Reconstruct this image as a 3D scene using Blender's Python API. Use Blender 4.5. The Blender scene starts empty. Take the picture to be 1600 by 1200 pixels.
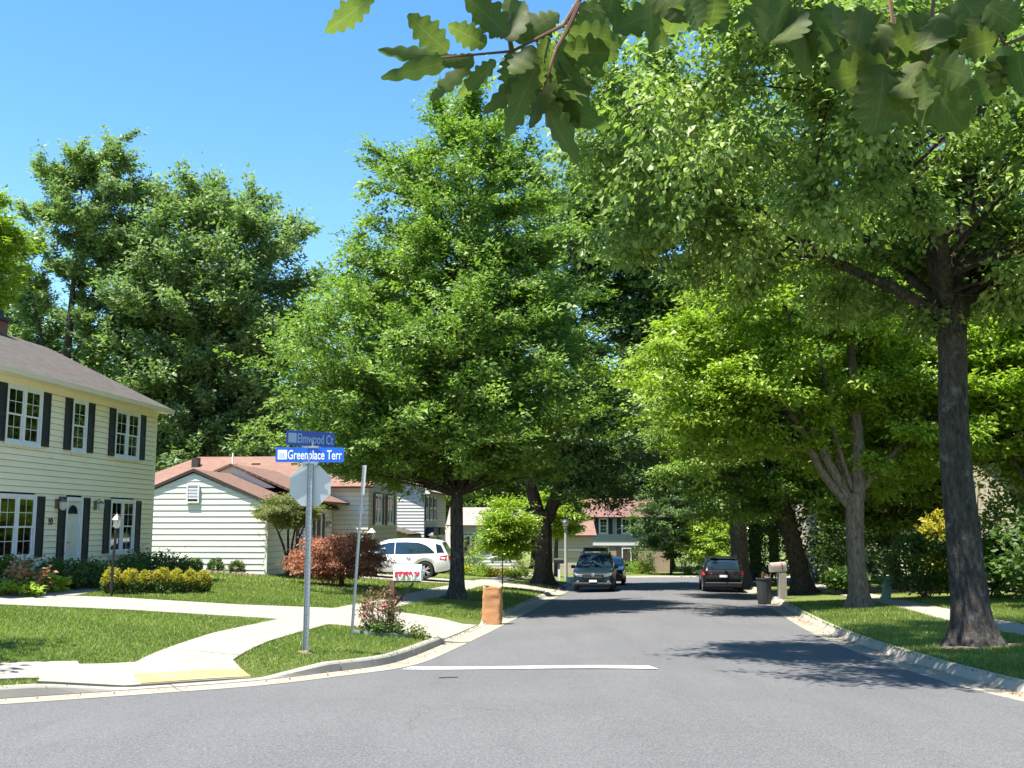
import bpy, bmesh, math, random
import numpy as np
from mathutils import Vector, Matrix
from mathutils.geometry import delaunay_2d_cdt

scene = bpy.context.scene
COL = scene.collection
PI = math.pi
R = math.radians

# ------------------------------------------------------------------ camera
EYE = 1.75
cam = bpy.data.cameras.new('Camera'); camo = bpy.data.objects.new('Camera', cam); COL.objects.link(camo)
camo.location = (0, 0, EYE)
camo.rotation_euler = (PI/2 + math.atan(218/1650.), 0, 0)
cam.sensor_width = 36; cam.lens = 1650/1600*36
cam.clip_start = 0.05; cam.clip_end = 3000
scene.camera = camo

# ------------------------------------------------------------------ sky, sun, exposure
SUN = Vector((-0.29, -0.18, 0.94)).normalized()
world = bpy.data.worlds.new('World'); scene.world = world; world.use_nodes = True
wn = world.node_tree; wn.nodes.clear()
sky = wn.nodes.new('ShaderNodeTexSky'); sky.sky_type = 'NISHITA'; sky.sun_disc = False
sky.sun_elevation = math.asin(SUN.z); sky.sun_rotation = math.atan2(SUN.x, SUN.y)
sky.air_density = 1.15; sky.dust_density = 0.15; sky.ozone_density = 2.6; sky.altitude = 60
bg = wn.nodes.new('ShaderNodeBackground'); bg.inputs['Strength'].default_value = 0.092
wo = wn.nodes.new('ShaderNodeOutputWorld')
hs = wn.nodes.new('ShaderNodeHueSaturation'); hs.inputs['Saturation'].default_value = 1.27; hs.inputs['Value'].default_value = 1.0
wn.links.new(sky.outputs[0], hs.inputs['Color']); wn.links.new(hs.outputs[0], bg.inputs[0]); wn.links.new(bg.outputs[0], wo.inputs[0])
sl = bpy.data.lights.new('Sun', 'SUN'); sl.energy = 4.9; sl.angle = R(0.53); sl.color = (1.0, 0.955, 0.87)
so = bpy.data.objects.new('Sun', sl); COL.objects.link(so)
so.rotation_euler = SUN.to_track_quat('Z', 'Y').to_euler()
so.location = (0, 0, 60)
vs = scene.view_settings
vs.view_transform = 'Standard'; vs.look = 'None'; vs.gamma = 1; vs.use_curve_mapping = False; vs.exposure = 1.6
cy = scene.cycles
cy.max_bounces = 7; cy.diffuse_bounces = 3; cy.glossy_bounces = 3; cy.transmission_bounces = 5; cy.transparent_max_bounces = 8
cy.caustics_reflective = False; cy.caustics_refractive = False

# ------------------------------------------------------------------ materials
def srgb(r, g, b):
    f = lambda c: (c/255/12.92) if c/255 <= .04045 else ((c/255+.055)/1.055)**2.4
    return (f(r), f(g), f(b), 1)
def nodes_of(name):
    m = bpy.data.materials.new(name); m.use_nodes = True
    nt = m.node_tree; b = nt.nodes['Principled BSDF']
    return m, nt, b
def N(nt, t, **kw):
    n = nt.nodes.new(t)
    for k, v in kw.items():
        if k in n.inputs.keys(): n.inputs[k].default_value = v
        else: setattr(n, k, v)
    return n
def mixc(nt, fac, a, b, mode='MIX'):
    n = nt.nodes.new('ShaderNodeMix'); n.data_type = 'RGBA'; n.blend_type = mode
    for s, v in ((0, fac), (6, a), (7, b)):
        if hasattr(v, 'links'): nt.links.new(v, n.inputs[s])
        else: n.inputs[s].default_value = v
    return n.outputs[2]
def ramp(nt, src, p0, p1, c0=(0,0,0,1), c1=(1,1,1,1)):
    n = nt.nodes.new('ShaderNodeValToRGB'); n.color_ramp.elements[0].position = p0; n.color_ramp.elements[1].position = p1
    n.color_ramp.elements[0].color = c0; n.color_ramp.elements[1].color = c1
    nt.links.new(src, n.inputs[0]); return n.outputs[0]
def noise(nt, scale, detail=4, rough=.6, sc=None, coord='Object'):
    tc = nt.nodes.new('ShaderNodeTexCoord'); n = N(nt, 'ShaderNodeTexNoise', Scale=scale, Detail=detail, Roughness=rough)
    if sc:
        mp = N(nt, 'ShaderNodeMapping', Scale=sc); nt.links.new(tc.outputs[coord], mp.inputs[0]); nt.links.new(mp.outputs[0], n.inputs[0])
    else: nt.links.new(tc.outputs[coord], n.inputs[0])
    return n.outputs[0]
def bump(nt, b, h, strength, dist=.02):
    n = N(nt, 'ShaderNodeBump', Strength=strength, Distance=dist); nt.links.new(h, n.inputs['Height']); nt.links.new(n.outputs[0], b.inputs['Normal'])
def mat(name, c, rough=.6, c2=None, scale=6, metal=0, bmp=0, bscale=40, spec=.5, coat=0, sc=None, bdist=.01):
    m, nt, b = nodes_of(name)
    b.inputs['Roughness'].default_value = rough; b.inputs['Metallic'].default_value = metal
    b.inputs['Specular IOR Level'].default_value = spec; b.inputs['Coat Weight'].default_value = coat
    c = tuple(c)+(1,) if len(c) == 3 else c
    if c2 is None: b.inputs['Base Color'].default_value = c
    else:
        c2 = tuple(c2)+(1,) if len(c2) == 3 else c2
        nt.links.new(mixc(nt, ramp(nt, noise(nt, scale, 5, .65, sc), .35, .65), c, c2), b.inputs['Base Color'])
    if bmp: bump(nt, b, noise(nt, bscale, 4, .6, sc), bmp, bdist)
    return m

M = {}
def asphalt():
    m, nt, b = nodes_of('asphalt'); b.inputs['Roughness'].default_value = .86; b.inputs['Specular IOR Level'].default_value = .35
    big = ramp(nt, noise(nt, .35, 5, .6), .35, .7)
    col = mixc(nt, big, (.090,.089,.091,1), (.110,.108,.109,1))
    st = ramp(nt, noise(nt, .5, 4, .6, (3.0,.35,1)), .5, .75)
    col = mixc(nt, st, col, (.085,.083,.085,1))
    fine = noise(nt, 55, 3, .8)
    col = mixc(nt, ramp(nt, fine, .53, .66), col, (.21,.207,.205,1))
    col = mixc(nt, ramp(nt, noise(nt, 38, 2, .8), .56, .40, (0,0,0,1), (.7,.7,.7,1)), col, (.052,.052,.054,1))
    tc = nt.nodes.new('ShaderNodeTexCoord'); dn = N(nt, 'ShaderNodeTexNoise', Scale=1.3, Detail=5); nt.links.new(tc.outputs['Object'], dn.inputs[0])
    av = N(nt, 'ShaderNodeVectorMath', operation='MULTIPLY_ADD'); nt.links.new(dn.outputs['Color'], av.inputs[0]); av.inputs[1].default_value = (1.1,1.1,0); nt.links.new(tc.outputs['Object'], av.inputs[2])
    vo = N(nt, 'ShaderNodeTexVoronoi', Scale=.23); vo.feature = 'DISTANCE_TO_EDGE'; nt.links.new(av.outputs[0], vo.inputs['Vector'])
    ck = ramp(nt, vo.outputs['Distance'], .0, .0032, (.75,.75,.75,1), (0,0,0,1)); msk = ramp(nt, noise(nt, .16, 3, .5), .5, .6)
    mm_ = N(nt, 'ShaderNodeMath', operation='MULTIPLY'); nt.links.new(ck, mm_.inputs[0]); nt.links.new(msk, mm_.inputs[1])
    col = mixc(nt, mm_.outputs[0], col, (.045,.044,.045,1))
    col = mixc(nt, ramp(nt, noise(nt, 1.1, 3, .5), .68, .78, (0,0,0,1), (.4,.4,.4,1)), col, (.065,.064,.066,1))
    nt.links.new(col, b.inputs['Base Color']); bump(nt, b, fine, .7, .012); return m
M['asphalt'] = asphalt()
def concrete(name, a, bcol, stain=(.19,.165,.13,1), amt=.65):
    m, nt, b = nodes_of(name); b.inputs['Roughness'].default_value = .9; b.inputs['Specular IOR Level'].default_value = .25
    col = mixc(nt, ramp(nt, noise(nt, 1.6, 6, .65), .35, .7), a, bcol)
    col = mixc(nt, ramp(nt, noise(nt, 2.7, 6, .75), .55, .75, (0,0,0,1), (amt,amt,amt,1)), col, stain)
    oi = nt.nodes.new('ShaderNodeObjectInfo')
    col = mixc(nt, ramp(nt, oi.outputs['Random'], 0, 1, (0,0,0,1), (.16,.16,.16,1)), col, (.24,.215,.18,1))
    f = noise(nt, 90, 3, .7); col = mixc(nt, ramp(nt, f, .3, .7, (.22,.22,.22,1), (0,0,0,1)), col, (.22,.20,.17,1))
    nt.links.new(col, b.inputs['Base Color']); bump(nt, b, f, .35, .006); return m
M['concrete'] = concrete('concrete', (.315,.285,.232,1), (.26,.235,.19,1))
M['kerb'] = concrete('kerb_concrete', (.33,.305,.26,1), (.27,.25,.21,1), (.22,.185,.135,1), .8)
M['gutter'] = concrete('gutter_concrete', (.295,.265,.21,1), (.235,.205,.16,1), (.24,.185,.12,1), .9)
M['tactile'] = mat('yellow_ramp_paint', (.42,.29,.07), .8, (.34,.27,.13), 3)
M['road_paint'] = mat('white_road_paint', (.50,.49,.46), .7, (.36,.35,.33), 9, bmp=.3, bscale=60)
def lawn():
    m, nt, b = nodes_of('lawn'); b.inputs['Roughness'].default_value = .9; b.inputs['Specular IOR Level'].default_value = .15
    col = mixc(nt, ramp(nt, noise(nt, .7, 5, .65), .35, .65), (.115,.155,.035,1), (.18,.205,.055,1))
    col = mixc(nt, ramp(nt, noise(nt, 14, 4, .7), .4, .7), col, (.085,.12,.025,1))
    col = mixc(nt, ramp(nt, noise(nt, 2.1, 5, .7), .62, .78, (0,0,0,1), (.5,.5,.5,1)), col, (.21,.17,.075,1))
    nt.links.new(col, b.inputs['Base Color']); bump(nt, b, noise(nt, 40, 4, .8), 1.0, .05); return m
M['lawn'] = lawn()
def leaf_mat(name, dark, light, trans=.42, rough=.5, spec=.35, warm=None):
    m = bpy.data.materials.new(name); m.use_nodes = True; nt = m.node_tree; nt.nodes.clear()
    at_ = N(nt, 'ShaderNodeAttribute', attribute_name='tint')
    col = mixc(nt, at_.outputs['Fac'], tuple(dark)+(1,), tuple(light)+(1,))
    pb = N(nt, 'ShaderNodeBsdfPrincipled', Roughness=rough); pb.inputs['Specular IOR Level'].default_value = spec
    nt.links.new(col, pb.inputs['Base Color'])
    tcol = mixc(nt, 1.0, col, (1.15, 1.38, .60, 1) if warm is None else warm, 'MULTIPLY')
    tr = N(nt, 'ShaderNodeBsdfTranslucent'); nt.links.new(tcol, tr.inputs['Color'])
    mx = N(nt, 'ShaderNodeMixShader'); mx.inputs[0].default_value = trans
    nt.links.new(pb.outputs[0], mx.inputs[1]); nt.links.new(tr.outputs[0], mx.inputs[2])
    o = N(nt, 'ShaderNodeOutputMaterial'); nt.links.new(mx.outputs[0], o.inputs[0]); return m
M['leaf_mid'] = leaf_mat('leaf_mid', (.10,.18,.036), (.28,.38,.08), .38, .48, .28)
M['leaf_dark'] = leaf_mat('leaf_dark', (.055,.11,.032), (.16,.235,.07), .36, .42, .45)
M['leaf_blue'] = leaf_mat('leaf_blue', (.12,.19,.08), (.29,.365,.15), .38, .5, .25)
M['leaf_bright'] = leaf_mat('leaf_bright', (.16,.25,.024), (.36,.45,.05), .45, .42, .45)
M['leaf_pale'] = leaf_mat('leaf_pale', (.095,.165,.038), (.34,.42,.12), .38, .45, .32)
M['leaf_red'] = leaf_mat('leaf_red', (.25,.10,.06), (.50,.26,.145), .34, warm=(1.3,.8,.6,1))
M['leaf_yellow'] = leaf_mat('leaf_yellow', (.27,.24,.03), (.48,.41,.06), .38)
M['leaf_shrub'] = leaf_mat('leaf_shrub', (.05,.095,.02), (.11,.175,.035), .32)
M['leaf_crape'] = leaf_mat('leaf_crape', (.12,.16,.05), (.25,.24,.09), .38)
M['leaf_oak'] = leaf_mat('leaf_oak', (.085,.115,.036), (.15,.185,.05), .62, .5, .25)
M['leaf_dry'] = leaf_mat('leaf_dry', (.25,.13,.06), (.42,.24,.13), .3, warm=(1.2,.9,.7,1))
M['leaf_rose'] = leaf_mat('leaf_rose', (.13,.085,.045), (.29,.20,.11), .35, warm=(1.2,1,.6,1))
M['leaf_grass'] = leaf_mat('leaf_grass', (.13,.185,.036), (.245,.295,.075), .42)
def oak_mat():
    m = M['leaf_oak']; nt = m.node_tree
    uv = N(nt, 'ShaderNodeUVMap', uv_map='UVMap'); sp = N(nt, 'ShaderNodeSeparateXYZ'); nt.links.new(uv.outputs[0], sp.inputs[0])
    ab = N(nt, 'ShaderNodeMath', operation='ABSOLUTE'); nt.links.new(sp.outputs[0], ab.inputs[0])
    mu = N(nt, 'ShaderNodeMath', operation='MULTIPLY_ADD'); nt.links.new(ab.outputs[0], mu.inputs[0]); mu.inputs[1].default_value = -.55; nt.links.new(sp.outputs[1], mu.inputs[2])
    fr = N(nt, 'ShaderNodeMath', operation='PINGPONG'); nt.links.new(mu.outputs[0], fr.inputs[0]); fr.inputs[1].default_value = .085
    v1 = ramp(nt, fr.outputs[0], .0, .016, (1,1,1,1), (0,0,0,1)); v2 = ramp(nt, ab.outputs[0], .02, .07, (1,1,1,1), (0,0,0,1))
    mxx = N(nt, 'ShaderNodeMath', operation='MAXIMUM'); nt.links.new(v1, mxx.inputs[0]); nt.links.new(v2, mxx.inputs[1])
    sc2 = N(nt, 'ShaderNodeMath', operation='MULTIPLY'); nt.links.new(mxx.outputs[0], sc2.inputs[0]); sc2.inputs[1].default_value = .26
    for n in list(nt.nodes):
        if n.type in ('BSDF_PRINCIPLED', 'BSDF_TRANSLUCENT'):
            key = 'Base Color' if n.type == 'BSDF_PRINCIPLED' else 'Color'; src = n.inputs[key].links[0].from_socket
            tone = mixc(nt, ramp(nt, noise(nt, 26, 4, .6), .35, .7, (0,0,0,1), (.45,.45,.45,1)), src, (.085,.12,.035,1))
            nt.links.new(mixc(nt, sc2.outputs[0], tone, (.30,.34,.17,1)), n.inputs[key])
oak_mat()
M['flower_red'] = mat('flower_red', (.62,.03,.045), .6)
def bark(name, a, b2, stretch=(6.5,6.5,2.0), strength=1.0, dist=.14, lichen=.35):
    m, nt, b = nodes_of(name); b.inputs['Roughness'].default_value = .92; b.inputs['Specular IOR Level'].default_value = .15
    n1 = noise(nt, 2.2, 7, .72, stretch)
    col = mixc(nt, ramp(nt, n1, .36, .64), a, b2)
    col = mixc(nt, ramp(nt, noise(nt, 3.5, 5, .7), .56, .70, (0,0,0,1), (lichen,)*3+(1,)), col, (.30,.30,.26,1))
    nt.links.new(col, b.inputs['Base Color']); bump(nt, b, n1, strength, dist); return m
M['bark_grey'] = bark('bark_grey', (.04,.033,.028,1), (.135,.118,.10,1), lichen=.6)
M['bark_dark'] = bark('bark_dark', (.04,.03,.023,1), (.125,.095,.072,1), lichen=.12)
M['bark_pale'] = bark('bark_pale', (.11,.085,.062,1), (.31,.25,.19,1), lichen=.4)
M['twig'] = mat('twig', (.10,.07,.05), .9, (.16,.11,.08), 20)
M['soil'] = mat('bare_soil', (.12,.085,.055), .95, (.20,.16,.085), 9, bmp=.8, bscale=40, bdist=.03)
M['mulch'] = mat('mulch', (.055,.035,.022), .95, (.11,.07,.045), 30, bmp=.8, bscale=50, bdist=.03)
M['white_trim'] = mat('white_trim', (.76,.77,.78), .45, (.68,.69,.70), 4)
M['shutter'] = mat('shutter_black', (.012,.014,.018), .55, (.02,.022,.027), 12)
M['shutter_brown'] = mat('shutter_brown', (.045,.032,.028), .6)
def siding(name, c1, c2):
    m, nt, b = nodes_of(name); b.inputs['Roughness'].default_value = .55; b.inputs['Specular IOR Level'].default_value = .35
    oi = nt.nodes.new('ShaderNodeObjectInfo')
    col = mixc(nt, oi.outputs['Random'], c1, c2)
    col = mixc(nt, ramp(nt, noise(nt, 1.4, 5, .7, (1,1,3)), .5, .8, (0,0,0,1), (.28,.28,.28,1)), col, (.40,.38,.30,1))
    nt.links.new(col, b.inputs['Base Color']); bump(nt, b, noise(nt, 3, 3, .5, (.6,8,8)), .12, .01); return m
M['siding_yellow'] = siding('siding_yellow', (.88,.80,.60,1), (.85,.77,.575,1))
M['siding_white'] = siding('siding_white', (.83,.785,.71,1), (.78,.735,.665,1))
M['siding_cream'] = siding('siding_cream', (.72,.67,.53,1), (.68,.63,.50,1))
M['siding_grey'] = siding('siding_grey', (.62,.62,.60,1), (.58,.58,.56,1))
M['siding_sage'] = siding('siding_sage', (.40,.41,.345,1), (.37,.38,.32,1))
M['siding_tan'] = siding('siding_tan', (.50,.44,.33,1), (.47,.41,.31,1))
def shingle(name, a, b2, sc=1.0):
    m, nt, b = nodes_of(name); b.inputs['Roughness'].default_value = .93; b.inputs['Specular IOR Level'].default_value = .2
    tc = nt.nodes.new('ShaderNodeTexCoord')
    bk = N(nt, 'ShaderNodeTexBrick', Scale=1.0); bk.inputs['Color1'].default_value = a; bk.inputs['Color2'].default_value = b2
    bk.inputs['Mortar'].default_value = tuple(x*.55 for x in a[:3])+(1,); bk.inputs['Mortar Size'].default_value = .008
    bk.inputs['Brick Width'].default_value = .3*sc; bk.inputs['Row Height'].default_value = .14*sc
    nt.links.new(tc.outputs['UV'], bk.inputs[0])
    col = mixc(nt, ramp(nt, noise(nt, 1.2, 6, .7), .45, .75, (0,0,0,1), (.45,.45,.45,1)), bk.outputs[0], tuple(x*.7 for x in a[:3])+(1,))
    col = mixc(nt, ramp(nt, noise(nt, 60, 3, .8), .4, .7, (0,0,0,1), (.3,.3,.3,1)), col, tuple(min(1,x*1.5) for x in b2[:3])+(1,))
    nt.links.new(col, b.inputs['Base Color']); bump(nt, b, bk.outputs['Fac'], .5, -.01); return m
M['shingle_dark'] = shingle('shingle_dark', (.070,.060,.051,1), (.10,.087,.074,1))
M['shingle_red'] = shingle('shingle_red', (.175,.10,.075,1), (.22,.13,.10,1))
M['shingle_brown'] = shingle('shingle_brown', (.145,.085,.063,1), (.185,.112,.084,1))
M['shingle_far'] = shingle('shingle_far', (.155,.085,.074,1), (.195,.11,.096,1))
M['shingle_grey'] = shingle('shingle_grey', (.22,.19,.18,1), (.27,.24,.22,1))
M['brick'] = mat('brick_red', (.33,.13,.085), .9, (.24,.10,.07), 10, bmp=.4)
M['brick_tan'] = mat('brick_tan', (.40,.31,.23), .9, (.33,.25,.18), 8, bmp=.3)
M['black'] = mat('black_metal', (.015,.015,.017), .45)
M['dark_int'] = mat('dark_interior', (.02,.022,.025), .9)  # near-black colour stands in for the darkness of rooms behind the windows
M['blind'] = mat('blind_slats', (.55,.56,.55), .7)
M['curtain'] = mat('curtain_cloth', (.42,.43,.42), .9)
M['galv'] = mat('galvanised_steel', (.42,.44,.46), .42, (.33,.345,.36), 14, metal=.75)
M['sign_back'] = mat('sign_back_aluminium', (.55,.565,.575), .42, (.50,.515,.53), 3, metal=.35)
M['sign_blue'] = mat('sign_blue', (.014,.12,.60), .35, (.016,.13,.62), 5)
M['sign_blue_shaded'] = mat('sign_blue_shaded', (.012,.065,.34), .35)  # sign blue with shade mixed in, for the panel turned from the sun
M['sign_white'] = mat('sign_white', (.86,.88,.9), .4)
M['sign_pale'] = mat('sign_pale', (.30,.42,.58), .4)  # white dimmed as in shade for the turned panel; also both emblem marks
M['sign_red'] = mat('sign_red', (.55,.02,.03), .4)
def glass(name, tint, refl):
    m = bpy.data.materials.new(name); m.use_nodes = True; nt = m.node_tree; nt.nodes.clear()
    tr = N(nt, 'ShaderNodeBsdfTransparent'); tr.inputs[0].default_value = tint
    gl = N(nt, 'ShaderNodeBsdfGlossy', Roughness=.03); gl.inputs[0].default_value = (.9,.95,1,1)
    fr = N(nt, 'ShaderNodeFresnel', IOR=refl); mx = N(nt, 'ShaderNodeMixShader')
    nt.links.new(fr.outputs[0], mx.inputs[0]); nt.links.new(tr.outputs[0], mx.inputs[1]); nt.links.new(gl.outputs[0], mx.inputs[2])
    o = N(nt, 'ShaderNodeOutputMaterial'); nt.links.new(mx.outputs[0], o.inputs[0]); return m
M['glass'] = glass('window_glass', (.62,.66,.68,1), 1.7)
M['car_glass'] = mat('car_glass', (.012,.026,.042), .04, spec=1.0, coat=.6)  # blue in the base colour imitates reflected sky
M['paint_white'] = mat('car_paint_white', (.74,.74,.73), .28, spec=.5, coat=.7)
M['paint_dark'] = mat('car_paint_dark_teal', (.003,.012,.018), .35, spec=.3, coat=.25)
M['paint_black'] = mat('car_paint_charcoal', (.009,.009,.011), .35, spec=.3, coat=.3)
M['paint_red'] = mat('car_paint_maroon', (.07,.008,.012), .28, coat=.8)
M['tyre'] = mat('tyre_rubber', (.018,.018,.018), .85)
M['alloy'] = mat('alloy_rim', (.48,.49,.50), .35, metal=.2)
M['plastic'] = mat('black_plastic', (.012,.012,.013), .6, spec=.3)
M['chrome'] = mat('chrome', (.7,.7,.7), .15, metal=1)
M['tail_red'] = mat('tail_lamp_red', (.45,.012,.02), .2, coat=.6)
M['lens'] = mat('lamp_lens', (.16,.17,.18), .15, spec=.8, coat=.6)
M['paper'] = mat('kraft_paper', (.43,.19,.075), .85, (.48,.235,.10), 5, bmp=.5, bscale=9, bdist=.02)
M['wood'] = mat('brown_wood', (.20,.10,.06), .8, (.14,.07,.045), 8, sc=(6,6,1))
M['wood_grey'] = mat('weathered_wood', (.34,.30,.26), .9, (.26,.23,.20), 8, sc=(6,6,1))
M['terracotta'] = mat('edging_block', (.40,.30,.25), .9, (.33,.24,.20), 12, bmp=.4)
M['green_plastic'] = mat('green_plastic', (.13,.24,.17), .6, (.10,.19,.14), 4)
M['bin'] = mat('bin_plastic', (.028,.03,.032), .6, (.04,.042,.045), 6)
M['pot'] = mat('blue_pot', (.02,.025,.09), .35)
M['edging'] = mat('grey_green_edging', (.20,.25,.22), .8, (.15,.19,.17), 6)
M['door_paint'] = mat('door_paint', (.60,.61,.56), .45)
M['pole_pale'] = mat('pale_pole', (.38,.365,.335), .6)
M['lamp_glass'] = mat('lantern_glass', (.55,.56,.52), .25)
M['brass'] = mat('aged_brass', (.22,.19,.14), .45, metal=.6)
M['mailbox_shaded'] = mat('shaded_mailbox_white', (.30,.255,.225), .9, (.21,.18,.16), 3)  # mailbox white, darkened in colour because the box stands in shade
M['chrome_dark'] = mat('dark_numerals', (.05,.045,.04), .5)

# ------------------------------------------------------------------ mesh helpers
def link(name, me, parent=None, m=None):
    o = bpy.data.objects.new(name, me); COL.objects.link(o)
    if m is not None:
        for k in (m if isinstance(m, (list, tuple)) else [m]): me.materials.append(M[k] if isinstance(k, str) else k)
    if parent is not None: o.parent = parent
    return o
def tag(o, label=None, cat=None, group=None, kind=None):
    for k, v in (('label', label), ('category', cat), ('group', group), ('kind', kind)):
        if v: o[k] = v
    return o
def thing(name, label, cat, loc=(0,0,0), rz=0, group=None):
    o = bpy.data.objects.new(name, None); COL.objects.link(o); o.location = loc; o.rotation_euler = (0,0,rz); o.empty_display_size = .3
    return tag(o, label, cat, group)
class MB:
    def __init__(s): s.v = []; s.f = []; s.mi = []; s.uv = None
    def add(s, vs, fs, mi=0):
        b = len(s.v); s.v += [tuple(x) for x in vs]; s.f += [tuple(b+i for i in f) for f in fs]; s.mi += [mi]*len(fs); return s
    def box(s, x0, x1, y0, y1, z0, z1, mi=0, taper=None):
        t = taper or 0
        return s.add([(x0,y0,z0),(x1,y0,z0),(x1,y1,z0),(x0,y1,z0),(x0+t,y0+t,z1),(x1-t,y0+t,z1),(x1-t,y1-t,z1),(x0+t,y1-t,z1)],
                     [(0,3,2,1),(4,5,6,7),(0,1,5,4),(1,2,6,5),(2,3,7,6),(3,0,4,7)], mi)
    def prism(s, poly, axis, a, b, mi=0):
        # poly in the two remaining axes (order x,y,z), extruded from a to b
        def pt(p, t):
            l = list(p); l.insert(axis, t); return tuple(l)
        n = len(poly)
        vs = [pt(p, a) for p in poly]+[pt(p, b) for p in poly]
        fs = [tuple(range(n))[::-1], tuple(range(n, 2*n))]+[(i, (i+1) % n, n+(i+1) % n, n+i) for i in range(n)]
        return s.add(vs, fs, mi)
    def tube(s, pts, rad, seg=8, mi=0, cap=True, wob=None):
        pts = [Vector(p) for p in pts]; n = len(pts)
        if not hasattr(rad, '__len__'): rad = [rad]*n
        b = len(s.v); ref = Vector((1,0,0))
        for i, p in enumerate(pts):
            t = (pts[min(i+1, n-1)]-pts[max(i-1, 0)]).normalized()
            u = (ref-t*ref.dot(t))
            if u.length < 1e-3: u = Vector((0,1,0))-t*t.y
            u.normalize(); w = t.cross(u); ref = u
            for k in range(seg):
                a = 2*PI*k/seg; r = rad[i]*(wob(i, k) if wob else 1)
                s.v.append(tuple(p+u*(math.cos(a)*r)+w*(math.sin(a)*r)))
        for i in range(n-1):
            for k in range(seg):
                s.f.append((b+i*seg+k, b+i*seg+(k+1) % seg, b+(i+1)*seg+(k+1) % seg, b+(i+1)*seg+k)); s.mi.append(mi)
        if cap:
            s.f.append(tuple(b+k for k in range(seg))[::-1]); s.mi.append(mi)
            s.f.append(tuple(b+(n-1)*seg+k for k in range(seg))); s.mi.append(mi)
        return s
    def lathe(s, prof, seg=16, c=(0,0,0), mi=0, cap=True):
        b = len(s.v); n = len(prof)
        for r, z in prof:
            for k in range(seg): a = 2*PI*k/seg; s.v.append((c[0]+math.cos(a)*max(r, .001), c[1]+math.sin(a)*max(r, .001), c[2]+z))
        for i in range(n-1):
            for k in range(seg): s.f.append((b+i*seg+k, b+i*seg+(k+1) % seg, b+(i+1)*seg+(k+1) % seg, b+(i+1)*seg+k)); s.mi.append(mi)
        if cap:
            s.f.append(tuple(b+k for k in range(seg))[::-1]); s.mi.append(mi)
            s.f.append(tuple(b+(n-1)*seg+k for k in range(seg))); s.mi.append(mi)
        return s
    def build(s, name, m, parent=None, smooth=False, bev=0):
        me = bpy.data.meshes.new(name); me.from_pydata(s.v, [], s.f); me.update()
        o = link(name, me, parent, m)
        if isinstance(m, (list, tuple)): me.polygons.foreach_set('material_index', s.mi)
        bm = bmesh.new(); bm.from_mesh(me); bmesh.ops.recalc_face_normals(bm, faces=bm.faces)
        if bev: bmesh.ops.bevel(bm, geom=list(bm.edges), offset=bev, segments=1, affect='EDGES', profile=.6)
        bm.to_mesh(me); bm.free()
        if smooth:
            me.polygons.foreach_set('use_smooth', [True]*len(me.polygons))
            try: me.set_sharp_from_angle(angle=R(38))
            except Exception: pass
        return o
def npmesh(name, verts, faces_flat, nper, m, parent=None, tint=None, smooth=False):
    me = bpy.data.meshes.new(name); nv = len(verts); nf = len(faces_flat)//nper
    me.vertices.add(nv); me.vertices.foreach_set('co', np.ascontiguousarray(verts, dtype=np.float32).ravel())
    me.loops.add(nf*nper); me.loops.foreach_set('vertex_index', np.ascontiguousarray(faces_flat, dtype=np.int32))
    me.polygons.add(nf); me.polygons.foreach_set('loop_start', np.arange(0, nf*nper, nper, dtype=np.int32))
    if smooth: me.polygons.foreach_set('use_smooth', np.ones(nf, dtype=bool))
    if tint is not None:
        a = me.attributes.new('tint', 'FLOAT', 'POINT'); a.data.foreach_set('value', np.ascontiguousarray(tint, dtype=np.float32))
    me.update(calc_edges=True)
    return link(name, me, parent, m)
def copy_tree(o, parent=None):
    c = o.copy(); COL.objects.link(c); c.parent = parent
    for ch in list(o.children): copy_tree(ch, c)
    return c

# ------------------------------------------------------------------ terrain functions
GK = [(-400,9),(0,0),(25,-.7625),(60,-1.62),(90,-2.75),(130,-4.0),(260,-6),(900,-8)]
gx = np.array([k[0] for k in GK], float); gz = np.array([k[1] for k in GK], float)
def g(Y): return np.interp(Y, gx, gz)
# edge of the asphalt: left side from the far end to the corner and off to the left; right side likewise
EL = [(18.5,90.5),(14,90.2),(9.5,88.5),(6.4,84),(5.5,78),(5.1,70),(4.15,62),(2.9,52),(2.25,47),(1.6,42),(.73,35),(-.29,27),(-1.05,21),(-1.45,18),(-1.85,16.95),(-2.35,16.3),(-3.33,14.9),(-4.64,14.0),(-6.1,13.0),(-8,11.9),(-12,9.9),(-22,5.6),(-60,-10),(-200,-66)]
ER = [(18.5,90.5),(22,87.5),(23,82),(20.5,76.5),(16,73),(13.8,69),(12.6,62),(11.1,52),(9.6,42),(8.5,35),(7.17,27),(6.36,20.3),(6.08,15.5),(6.2,13.1),(6.75,11.4),(8.2,9.8),(11,8.6),(20,6.6),(60,-2),(200,-30)]
NEAR = [(200,-42),(60,-12),(20,-2.2),(8,1.2),(0,2.6),(-8,1.6),(-22,-3.2),(-60,-19),(-200,-76)]
def resample(pl, step):
    pl = np.array(pl, float); d = np.r_[0, np.cumsum(np.hypot(*np.diff(pl, axis=0).T))]
    n = max(2, int(d[-1]/step)+1); t = np.linspace(0, d[-1], n)
    return np.c_[np.interp(t, d, pl[:,0]), np.interp(t, d, pl[:,1])]
def smooth_pl(pl, it=2):
    pl = [np.array(p, float) for p in pl]
    for _ in range(it):
        q = [pl[0]]
        for a, b in zip(pl[:-1], pl[1:]): q += [a*.75+b*.25, a*.25+b*.75]
        q.append(pl[-1]); pl = q
    return np.array(pl)
ELs, ERs = smooth_pl(EL), smooth_pl(ER)
ROADP = np.vstack([ELs[::-1], ERs[1:], np.array(NEAR, float)])
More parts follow.
